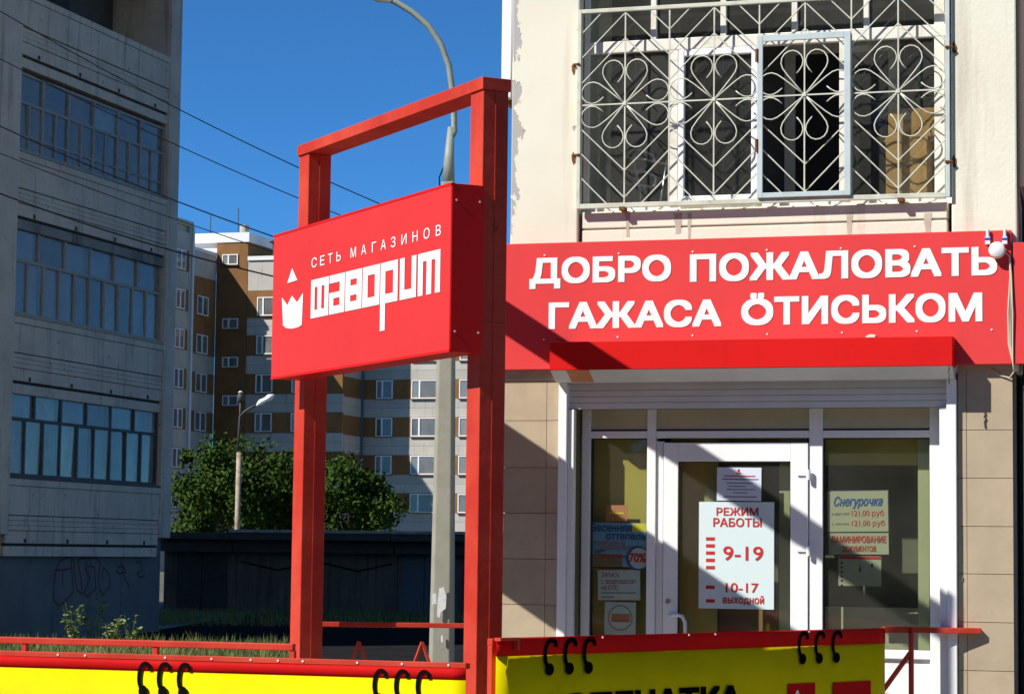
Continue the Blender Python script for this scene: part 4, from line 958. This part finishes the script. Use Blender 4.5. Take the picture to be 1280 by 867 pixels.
bx('upper_storeys', XB - 1.3, XB - .03, yl0, yl1, sills[2] + 2 * STO - 1.2, HB, M['concrete'], pb)
bx('hanging_cloth', XB - .9, XB - .86, yl0 + 2.2, yl0 + 3.3, sills[2] + STO, sills[2] + STO + 1.5, M['gap'], pb)
bx('soffit_beam', XB - 1.0, XB - .10, yl0, yl1, zp - .2, zp - .02, M['concrete'], pb)

# ================================================================== REAR BLOCKS
def window(par, plane, c, x0, x1, z0, z1, split=.38, y=None, lit=False):
    """white framed window on a y = const wall: ring and one mullion, panes behind"""
    y = c - .058; t = .07; mb = MB()
    mb.box(x0, x1, y - .03, y + .04, z0, z0 + t).box(x0, x1, y - .03, y + .04, z1 - t, z1).box(x0, x0 + t, y - .03, y + .04, z0 + t, z1 - t).box(x1 - t, x1, y - .03, y + .04, z0 + t, z1 - t)
    xs = x0 + (x1 - x0) * split; mb.box(xs - t * .8, xs + t * .8, y - .028, y + .038, z0 + t, z1 - t)
    o = mb.build('window', M['pvc'], par)
    piece('pane', x0 + t, xs - t * .8, y + .012, y + .018, z0 + t, z1 - t, M['glass_far'], o); piece('pane', xs + t * .8, x1 - t, y + .012, y + .018, z0 + t, z1 - t, M['glass_far'], o)
    piece('dark_room', x0 + .01, x1 - .01, y + .045, y + .05, z0 + .01, z1 - .01, M['insided'], o)
    if random.random() < .7: piece('curtain', x0 + t, x0 + t + (x1 - x0) * .3, y + .03, y + .034, z0 + t, z1 - t, M['curtain'], o)
    piece('sill', x0 - .05, x1 + .05, y - .10, y + .05, z0 - .06, z0 - .001, M['brick'], o)
    return o
def xwindow(par, X_, y0, y1, z0, z1):
    X_ += .07; t = .07; mb = MB(); mb.box(X_ - .04, X_ + .03, y0, y1, z0, z0 + t).box(X_ - .04, X_ + .03, y0, y1, z1 - t, z1).box(X_ - .04, X_ + .03, y0, y0 + t, z0 + t, z1 - t).box(X_ - .04, X_ + .03, y1 - t, y1, z0 + t, z1 - t).box(X_ - .04, X_ + .028, (y0 + y1) / 2 - t, (y0 + y1) / 2 + t, z0 + t, z1 - t)
    o = mb.build('window', M['pvc'], par); piece('pane', X_ - .02, X_ - .012, y0 + t, y1 - t, z0 + t, z1 - t, M['glass_far'], o); piece('dark_room', X_ - .06, X_ - .045, y0, y1, z0, z1, M['insided'], o)
IC = atz(265, 600, 175.); BX, Y1 = IC.x, IC.y
zroof = ony(330, 320, Y1).z
FH = 2.8
def bands(par, kind, c, a0, a1, z0s, ztop_, wallin):
    """alternate ochre window bands and pale spandrels, one piece per storey, hung on a wall"""
    for zb in z0s:
        for nm, za, zc, mt in (('ochre_band', zb, zb + 1.46, 'brick'), ('spandrel', zb + 1.47, zb + 2.13, 'panel'), ('spandrel', zb + 2.145, zb + 2.795, 'panel')):
            if zc > ztop_: zc = ztop_
            if za >= zc: continue
            if kind == 'y': piece(nm, a0, a1, c, wallin, za, zc, M[mt], par)
            else: piece(nm, wallin, c, a0, a1, za, zc, M[mt], par)
# segment 2 (sunlit, seen under the sign): window bottoms at y 498, 546, 592, 640 px
VS = 4.0
cand = atz(452, 600, 175.); 
X1 = BX + (ony(452, 600, Y1).x - BX); Y2 = Y1 + VS
Y2 = Y1 + VS; X1 = ony(452, 560, Y2).x
zw = [ony(510, p, Y2).z for p in (640.5, 593, 546, 498.5)]; FH = (zw[3] - zw[0]) / 3; print('rear', BX, Y1, X1, Y2, zroof, zw, FH)
rows = [zw[0] - .04 + FH * k for k in range(-1, 8)]
s2 = thing('apartment_block', 'far ochre and grey apartment block half in sun below the sign', 'building', ((X1 + 8), Y2 + 6, 0))
xr = ony(760, 600, Y2).x
bx('wall', X1, xr, Y2 + .25, Y2 + 12, 0, zroof, M['panel'], s2); bands(s2, 'y', Y2, X1 + .01, xr, [r for r in rows], zroof, Y2 + .24)
bx('roof', X1, xr, Y2 - .1, Y2 + 12, zroof + .01, zroof + .5, M['panel_w'], s2)
xw = lambda px: ony(px, 560, Y2).x
for r in rows[1:7]:
    for a_, b_, sp in ((469.5, 490, .38), (513.5, 545.5, .32), (573.5, 605, .35), (623.5, 655, .35)): window(s2, 'y', Y2 - .002, xw(a_), xw(b_), r + .06, r + 1.42, sp)
MB().tube([(xw(452), Y2 - .12, .2), (xw(452), Y2 - .12, zroof)], .13, 8).build('downpipe', M['blue_side'], s2)
# segment 1 (in shade): stair bay with small windows, flat bay with white windows
s1 = thing('apartment_block', 'far ochre apartment block with white capped stair tower behind the sign', 'building', ((BX + X1) / 2, Y1 + 5, 0))
xt = ony(309.5, 350, Y1).x; X1s = X1 - .02
bx('wall', BX - .02, X1s - .25, Y1 + .25, Y2 + 10, 0, zroof - .02, M['panel'], s1)
rows1 = [ony(325, p, Y1).z - .04 for p in (540, 491.5, 443, 395)]; f1 = (rows1[3] - rows1[0]) / 3
rr1 = [rows1[0] + f1 * k for k in range(-4, 3)]
bands(s1, 'y', Y1, xt + .02, X1s, rr1, zroof, Y1 + .24)
ztopb = ony(325, 363, Y1).z
piece('ochre_band', xt + .02, X1s, Y1, Y1 + .24, rr1[-1] + 2.8, ztopb, M['brick'], s1) if ztopb > rr1[-1] + 2.8 else None
piece('ochre_band', xt + .02, X1s, Y1 - .02, Y1 + .24, rows1[2] + f1 - .1, ztopb, M['brick'], s1); bx('attic_panel', xt + .02, X1s, Y1, Y1 + .24, ztopb + .01, zroof - .3, M['panel'], s1); bx('coping', xt + .02, X1s + .1, Y1 - .12, Y1 + 4, zroof - .3, zroof, M['panel_w'], s1)
zcap = ony(290, 303, Y1).z; zcap1 = ony(290, 291, Y1).z
bx('stair_tower', BX, xt, Y1 - .03, Y1 + 6, 0, zcap, M['brick'], s1); bx('tower_cap', BX - 2.6, xt + .1, Y1 - .1, Y1 + 6.5, zcap, zcap1, M['panel_w'], s1); bx('tower_side', BX - 2.5, BX - .01, Y1 + .2, Y1 + 6, zroof - .5, zcap, M['panel_w'], s1)
tc = ony(304, 288, Y1 + 1); MB().tube([(tc.x, Y1 + 1.2, zcap1), (tc.x, Y1 + 1.2, zcap1 + .7)], .33, 12).build('vent_stack', M['roofedge'], s1)
for px, hgt, yy in ((263, 1.6, 1.0), (297.5, 2.0, 1.4)): q = ony(px, 290, Y1 + yy); MB().tube([(q.x, Y1 + yy, zcap1), (q.x, Y1 + yy, zcap1 + hgt)], .035, 5).build('aerial', M['dsteel'], s1)
q = ony(346, 300, Y1 + 2); MB().tube([(q.x, Y1 + 2, zroof), (q.x, Y1 + 2, zroof + 1.2), (q.x, Y1 + 2, zroof + 1.25), (q.x, Y1 + 2, zroof + 1.55)], [.3, .3, .6, .1], 10).build('vent_cowl', M['dsteel'], s1)
for py in (325, 405, 453, 501): x0, x1, z0, z1 = rect(278.5, py - 7, 298, py + 6, Y1); window(s1, 'y', Y1 - .04, x0, x1, z0, z1, .4)
for k, zz_ in enumerate(rows1): window(s1, 'y', Y1 - .03, ony(320, 480, Y1).x, ony(341, 480, Y1).x, zz_ + .06, zz_ + 1.42, .36); window(s1, 'y', Y1 - .03, ony(365, 480, Y1).x, ony(386, 480, Y1).x, zz_ + .06, zz_ + 1.42, .36)
bx('side_wall', X1s - .24, X1s - .2, Y1 + .25, Y2 + .2, 0, zroof, M['panel'], s1); bands(s1, 'x', X1s + .0, Y1 + .25, Y2 - .02, rows, zroof, X1s - .19)
# wing B and nearer wing A, whose right-hand sides recede
WB = thing('apartment_block', 'far shaded ochre wing with white windows beside the stair tower', 'building', (BX - 5, Y1 - 2, 0))
yB0 = Y1 - 4.4; zrB = ony(262, 321, Y1).z
bx('wall', BX - 12, BX - .25, yB0, Y1 + .1, 0, zrB, M['panel'], WB); bx('roof', BX - 12, BX + .05, yB0 - .1, Y1 - .05, zrB, zrB + .25, M['panel_w'], WB)
ztB = onx(250, 366, BX).z
rowsB = [onx(252, p, BX).z for p in (539, 490, 442, 394)]; fB = (rowsB[3] - rowsB[0]) / 3
for k in range(-4, 4):
    z_ = rowsB[0] + fB * k - .04
    piece('ochre_band', BX - .24, BX, yB0 + .01, Y1 - .06, z_, z_ + (1.46 if k < 2 else fB), M['brick'], WB)
    if k < 2: piece('spandrel', BX - .24, BX - .01, yB0 + .01, Y1 - .06, z_ + 1.47, z_ + fB - .01, M['panel'], WB)
    yc = onx(251, 450, BX).y; 
    if k >= -1: xwindow(WB, BX + .01, yc - 1.0, yc + .9, z_ + .05, z_ + 1.42)
piece('attic_panel', BX - .24, BX - .005, yB0 + .01, Y1 - .06, rowsB[0] + fB * 4 - .03, zrB - .01, M['panel'], WB)
AXc = atz(233, 600, 167.5); AX, AY = AXc.x, AXc.y; zrA = atz(236, 284, 167.5).z
WA = thing('apartment_block', 'pale far wing edge with grey drainpipe beside the concrete block', 'building', (AX - 6, AY - 2, 0))
bx('wall', AX - 14, AX - .2, AY - 4, AY, 0, zrA, M['panel'], WA); bx('roof', AX - 14, AX + .1, AY - 4.1, AY + .05, zrA, zrA + .35, M['panel'], WA)
for k in range(0, 9):
    z_ = rows[k] if k < len(rows) else 99
    if z_ + FH > zrA: break
    piece('ochre_band', AX - .19, AX, AY - 4, AY - .4, z_, z_ + 1.46, M['brick'], WA); piece('spandrel', AX - .19, AX, AY - 4, AY - .4, z_ + 1.47, z_ + FH - .01, M['panel'], WA)
    xwindow(WA, AX + .01, AY - 2.6, AY - 1.1, z_ + .05, z_ + 1.42)
piece('corner_post', AX - .19, AX + .03, AY - .39, AY + .01, 0, zrA - .01, M['panel'], WA)
MB().tube([(AX + .12, AY + .0, .2), (AX + .12, AY + .0, zrA)], .10, 8).build('drainpipe', M['panel_w'], WA)

# ================================================================== GARAGES
YGa = atz(400, 690, 62.).y; HG = ony(400, 664, YGa).z
gx = lambda px: ony(px, 700, YGa).x
for px0, px1, lab, door_ in ((205, 296, 'dark flat roofed garage nearest the concrete panel block', (222, 285)), (296, 398, 'dark garage behind the lamp post with projecting roof edge coloured as if sunlit', None),
                            (398, 497, 'concrete garage with pale wall between the red posts', None), (497, 650, 'garage with blue grey doors behind the concrete lamp pole', (503, 560))):
    o = thing('garage', lab, 'garage', ((gx(px0) + gx(px1)) / 2, YGa + 3, 0), 'garages in a row')
    bx('wall', gx(px0) + .01, gx(px1) - .01, YGa, YGa + 6, 0, HG - .24, M['garage'], o)
    bx('roof', gx(px0) + .005, gx(px1) - .005, YGa - .5 - (0 if px0 < 290 else .06), YGa + 6.2, HG - .239, HG - .05, M['roofing'], o, .02)
    if px0 > 290: bx('roof_edge', gx(px0) + .005, gx(px1) - .005, YGa - .58, YGa - .3, HG - .05, HG + .03, M['roofedge'], o, .015)
    bx('fascia_board', gx(px0) + .02, gx(px1) - .02, YGa - .3, YGa - .001, HG - .55, HG - .25, M['roofing'], o)
    if door_: 
        for q in range(2):
            w_ = (gx(door_[1]) - gx(door_[0])) / 2; bx('door', gx(door_[0]) + w_ * q + .01, gx(door_[0]) + w_ * (q + 1) - .01, YGa - .05, YGa - .001, .05, HG - .6, M['gdoor'] if px0 < 290 else M['blue_side'], o)
    else: MB().tube([(gx(px0 + 6), YGa - .02, HG - .8), (gx((px0 + px1) / 2), YGa - .02, HG - 1.0), (gx(px1 - 6), YGa - .02, HG - .8)], .02, 5).build('cable', M['wire'], o)

# ================================================================== TREES
def tree(label, px, Z, h, rx_, rz_, cz_, n, seed, group):
    rnd = random.Random(seed); b = atz(px, 690, Z); b.z = 0
    o = thing('leafy_tree', label, 'tree', b, group)
    tk = MB(); tk.tube([b, b + Vector((.1, 0, h * .25)), b + Vector((.0, .1, h * .55)), b + Vector((.15, 0, h * .85))], [.20, .15, .10, .03], 8)
    for k in range(9):
        q = k * 2.4; z0 = h * (.2 + .06 * k); L = rx_ * rnd.uniform(.6, .9)
        s_ = b + Vector((.05, .05, z0)); tk.tube([s_, s_ + Vector((math.cos(q) * L * .5, math.sin(q) * L * .5, .5)), s_ + Vector((math.cos(q) * L, math.sin(q) * L, 1.1))], [.08, .05, .015], 5)
    tk.build('trunk', M['bark'], o, True)
    lf = MB(); clumps = []
    for k in range(52):
        while True:
            v = Vector((rnd.uniform(-1, 1), rnd.uniform(-1, 1), rnd.uniform(-1, 1)))
            if .35 < v.length < 1: break
        q_ = rnd.uniform(.75, 1.18); clumps.append((Vector((v.x * rx_ * q_, v.y * rx_ * q_, cz_ + v.z * rz_ * q_)), rnd.choice((.25, .35, .5, .7, .85))))
    for i in range(n):
        c, r = rnd.choice(clumps); v = Vector((rnd.gauss(0, 1), rnd.gauss(0, 1), rnd.gauss(0, 1))).normalized() * r * rnd.uniform(.15, 1.25)
        p = b + c + v
        if p.z < .8: continue
        nrm = (v.normalized() * .6 + Vector((rnd.uniform(-1, 1), rnd.uniform(-1, 1), rnd.uniform(-.2, 1)))).normalized()
        t_ = nrm.orthogonal().normalized(); t_.rotate(Matrix.Rotation(rnd.uniform(0, 6.28), 3, nrm)); u_ = nrm.cross(t_); s = rnd.uniform(.06, .14)
        lf.quad(p - t_ * s, p + u_ * s * .6, p + t_ * s, p - u_ * s * .6)
    me = bpy.data.meshes.new('crown'); me.from_pydata([tuple(Vector(p) - b) for p in lf.v], [], lf.f); me.materials.append(M['leaf1'])
    c = bpy.data.objects.new('crown', me); col.objects.link(c); c.parent = o
tree('broad leafy tree behind the garages beside the thin lamp post', 290, 105., 6.8, 2.25, 2.3, 4.2, 16000, 3, 'trees behind the garages')
tree('leafy tree partly hidden by the left red post', 352, 108., 6.4, 1.9, 2.1, 3.7, 12000, 4, 'trees behind the garages')
tree('rounded leafy tree in front of the far block below the sign', 436, 104., 5.4, 1.95, 1.85, 3.6, 13000, 5, 'trees behind the garages')
tree('low dark tree in the gap beside the pale far wing', 243, 110., 5.2, 1.2, 1.9, 3.2, 6000, 6, 'trees behind the garages')

# ================================================================== LAMP POSTS, POLE, WIRES
Zl = 100.
b = atz(296, 690, Zl); b.z = 0
lp = thing('street_lamp', 'thin rusty lamp post with white curved lamp head in front of tree', 'lamp post', b)
zj_ = atz(296, 565, Zl).z
MB().tube([b, Vector((b.x, b.y, zj_))], [.13, .10], 10).build('column', M['rustpole'], lp, True)
tp = [atz(a_, c_, Zl) for a_, c_ in ((297, 566), (299, 535), (300, 520), (306, 514), (314, 509), (324, 504))]
MB().tube(tp, .05, 6).build('arm', M['dsteel'], lp, True)
MB().tube([atz(a_, c_, Zl) for a_, c_ in ((300, 530), (300.5, 503))], .045, 6).build('arm', M['dsteel'], lp, True)
MB().tube([atz(a_, c_, Zl) for a_, c_ in ((320, 507), (326, 502.5), (332, 499.5), (337, 496.5), (342.5, 493.5))], [.04, .13, .11, .15, .05], 8).build('lamp_head', M['lamp'], lp, True)
MB().tube([atz(300.8, c_, Zl) for c_ in (503, 500, 494, 490.5)], [.06, .15, .15, .05], 10).build('lantern', M['dsteel'], lp, True); MB().tube([atz(300.8, c_, Zl) for c_ in (490.4, 488.5)], [.12, .04], 10).build('lantern_cap', M['lamp'], lp, True)

Zp = 32.
c0 = atz(552, 830, Zp); c1 = atz(561, 228, Zp); base = Vector((c0.x, c0.y, 0)); topz = c1.z
sl_ = (c1.x - c0.x) / (c1.z - c0.z); bxp = c0.x - sl_ * c0.z; 
up = thing('street_lamp', 'square concrete lamp pole with curved steel arm behind the box sign', 'lamp post', (c0.x, c0.y, 0))
pm = MB()
for z_, hw_ in ((0, .165), (topz, .095)):
    ch_ = hw_ * .32; cxp, cyp = base.x, base.y
    oc = [(-hw_, -hw_ + ch_), (-hw_ + ch_, -hw_), (hw_ - ch_, -hw_), (hw_, -hw_ + ch_), (hw_, hw_ - ch_), (hw_ - ch_, hw_), (-hw_ + ch_, hw_), (-hw_, hw_ - ch_)]
    for x_, y_ in oc:
        x2, y2 = x_ * math.cos(.25) - y_ * math.sin(.25), x_ * math.sin(.25) + y_ * math.cos(.25)
        pm.v.append((cxp + sl_ * z_ * .35 + x2, cyp + y2, z_))
pm.f = [tuple(range(8)), tuple(range(15, 7, -1))] + [(i, (i + 1) % 8, 8 + (i + 1) % 8, 8 + i) for i in range(8)]
pm.build('shaft', M['pole'], up, bevel=.012)
tx = base.x + sl_ * topz * .35
MB().tube([(tx, base.y, topz - .05), (tx, base.y, topz + .25), (tx + .02, base.y, topz + .75)], [.085, .075, .042], 12).build('collar', M['steel'], up, True)
ap = [Vector((tx + .02, base.y, topz + .6))] + [atz(a_, c_, Zp) + Vector((0, 0, 0)) for a_, c_ in ((568, 165), (567, 125), (561, 82), (551, 55), (535, 32), (515, 15), (495, 3), (478, -4))]
MB().tube(ap, .042, 8).build('arm', M['steel'], up, True)
MB().tube([atz(a_, c_, Zp) for a_, c_ in ((490, 0), (478, -6), (455, -16), (430, -22))], [.05, .11, .13, .05], 10).build('lamp_head', M['lamp'], up, True)
MB().tube([atz(a_, c_, Zp) for a_, c_ in ((566, 195), (556, 205), (549, 222), (550, 240), (556, 246))], .010, 5).build('loop_cable', M['wire'], up, True)
fr_y = base.y - .17
for pts in ([(549, 735), (555, 733), (558, 745), (557, 760), (551, 765), (550, 772), (546, 770), (547, 752)], [(540, 742), (545, 741), (545.5, 754), (540, 755)], [(551, 794), (553.5, 793), (554, 801), (551.5, 803)]):
    q = [atz(a_, c_, Zp - .215) for a_, c_ in pts]; MB().prism([tuple(p_) for p_ in q], (0, .02, 0)).build('whitewash_patch', M['whitewash'], up)

for i, (lab, ends, r_) in enumerate((('topmost thin overhead wire crossing the blue sky', ((-110, -52), (222, 136), (560, 290)), .011), ('second thin overhead wire from the top across sky', ((-110, 15), (222, 182), (560, 320)), .010),
                    ('middle overhead wire just above the far tower roof', ((-110, 105), (222, 252), (560, 362)), .013), ('thin overhead wire crossing the far tower cap', ((-110, 146), (222, 275), (560, 378)), .009),
                    ('lowest thick dark overhead wire in front of the far tower', ((-110, 198), (222, 315), (560, 384)), .016))):
    A_, B_ = atz(*ends[0], 33.), atz(*ends[2], 31.9); pts = []
    mid = atz(*ends[1], 33. - (332 / 670) * 1.1)
    for k in range(25):
        t_ = k / 24; q = A_ * (1 - t_) ** 2 + B_ * t_ ** 2 + (mid * 2 - A_ * .5 - B_ * .5) * 2 * t_ * (1 - t_) * 1.0
        pts.append(A_.lerp(B_, t_) + (mid - A_.lerp(B_, .4955)) * 4 * t_ * (1 - t_))
    o = MB().tube(pts, r_ * .72, 5).build('overhead_wire', M['wire']); tag(o, lab, 'wire', 'wires strung to the concrete lamp pole')

# ================================================================== WEEDS AND GRASS
def blades(name, px0, px1, Z0, Z1, n, h0, h1, mt, seed):
    rnd = random.Random(seed); mb = MB()
    for i in range(n):
        Z = rnd.uniform(Z0, Z1); p = atz(rnd.uniform(px0, px1), 700, Z); p.z = 0; h = rnd.uniform(h0, h1) * rnd.uniform(.5, 1); a_ = rnd.uniform(0, 6.28)
        d = Vector((math.cos(a_), math.sin(a_), 0)); l = Vector((rnd.gauss(0, .25), rnd.gauss(0, .25), 1)) * h; w_ = rnd.uniform(.008, .016)
        b_ = len(mb.v); mb.v += [tuple(p - d * w_), tuple(p + d * w_), tuple(p + l)]; mb.f.append((b_, b_ + 1, b_ + 2))
    me = bpy.data.meshes.new(name); me.from_pydata(mb.v, [], mb.f); me.materials.append(M[mt]); o = bpy.data.objects.new(name, me); col.objects.link(o); return o
o = blades('grass', -60, 380, 28, 39, 14000, .12, .34, 'grassm', 1); tag(o, 'uncut green grass in front of the blue plinth and garages', 'grass', kind='stuff')
o = blades('grass', 190, 660, 50, 61, 5000, .08, .30, 'grassm', 2); tag(o, 'shaded grass strip before the dark garages', 'grass', kind='stuff')
def weed(label, px, Z, h, n, seed, mt='leaf2'):
    rnd = random.Random(seed); b = atz(px, 700, Z); b.z = 0; o = thing('weed_plant', label, 'weed', b, 'tall weeds by the blue plinth'); st_, lf = MB(), MB()
    for k in range(n):
        q = rnd.uniform(0, 6.28); h_ = h * 1.25; hh = h_ * rnd.uniform(.55, 1); t_ = b + Vector((math.cos(q) * h * .28, math.sin(q) * h * .28, hh)); m_ = b.lerp(t_, .5) + Vector((0, 0, .08 * h)); st_.tube([b, m_, t_], [.007, .006, .003], 4)
        for j in range(22):
            f_ = rnd.uniform(.25, 1); p = (b.lerp(m_, f_ * 2) if f_ < .5 else m_.lerp(t_, f_ * 2 - 1)); a_ = rnd.uniform(0, 6.28); d = Vector((math.cos(a_), math.sin(a_), rnd.uniform(-.3, .6))).normalized(); s = rnd.uniform(.03, .085); u_ = d.cross(Vector((rnd.uniform(-1, 1), rnd.uniform(-1, 1), 1))).normalized()
            lf.quad(p, p + d * s * .5 + u_ * s * .3, p + d * s, p + d * s * .5 - u_ * s * .3)
    st_.build('stem', M[mt], o); me = bpy.data.meshes.new('foliage'); me.from_pydata([tuple(Vector(p) - b) for p in lf.v], [], lf.f); me.materials.append(M[mt]); c = bpy.data.objects.new('foliage', me); col.objects.link(c); c.parent = o
weed('leafy weed with pale flower tip, leftmost by the plinth', 94, 38., .62, 9, 1); weed('tallest brownish weed in the middle by the plinth', 121, 38.6, .72, 6, 2); weed('broad leaved green weed right of the tallest weed', 143, 37.6, .50, 9, 3); weed('low green weed at the right end of the weeds', 166, 38.2, .46, 7, 4)

# ================================================================== WHAT STANDS ACROSS THE ROAD (mirrored in the panes) AND BEHIND THE PANEL BLOCK
def wood(name, label, x0, x1, y, h, n, seed):
    rnd = random.Random(seed); mb = MB()
    crowns = [(rnd.uniform(x0, x1), y + rnd.uniform(-4, 4), h * rnd.uniform(.1, .8), rnd.uniform(3.5, 5.5)) for _ in range(int((x1 - x0) / 1.0))]
    for i in range(n):
        cx_, cy_, cz_, r_ = rnd.choice(crowns); v = Vector((rnd.gauss(0, 1), rnd.gauss(0, 1), rnd.gauss(0, 1))).normalized() * r_ * rnd.random() ** .4; v.z *= 1.5
        p = Vector((cx_, cy_, max(.4, cz_ + v.z - 1.5))); p += Vector((v.x, v.y, 0)); q = rnd.uniform(0, 6.28); a_ = Vector((math.cos(q), math.sin(q), rnd.uniform(-.5, .5))) * .65; b_ = Vector((0, 0, .65)) + a_.cross(zax) * .4
        mb.quad(p - a_, p - b_, p + a_, p + b_)
    for cx_, cy_, cz_, r_ in crowns: mb.tube([(cx_, cy_, 0), (cx_, cy_, cz_)], [.25, .12], 6)
    me = bpy.data.meshes.new(name); me.from_pydata(mb.v, [], mb.f); me.materials.append(M['leaf1']); o = bpy.data.objects.new(name, me); col.objects.link(o)
    return tag(o, label, 'trees', kind='stuff')
wood('far_trees', 'wall of tall trees across the road from the shop', -60, 70, -52, 20, 42000, 11)

for o in list(col.objects):
    if o.parent is None and o.name.split('.')[0] in ('paper_notice', 'price_notice', 'wall_calendar', 'sale_poster'): o.rotation_euler = (0, random.uniform(-.016, .016), 0)
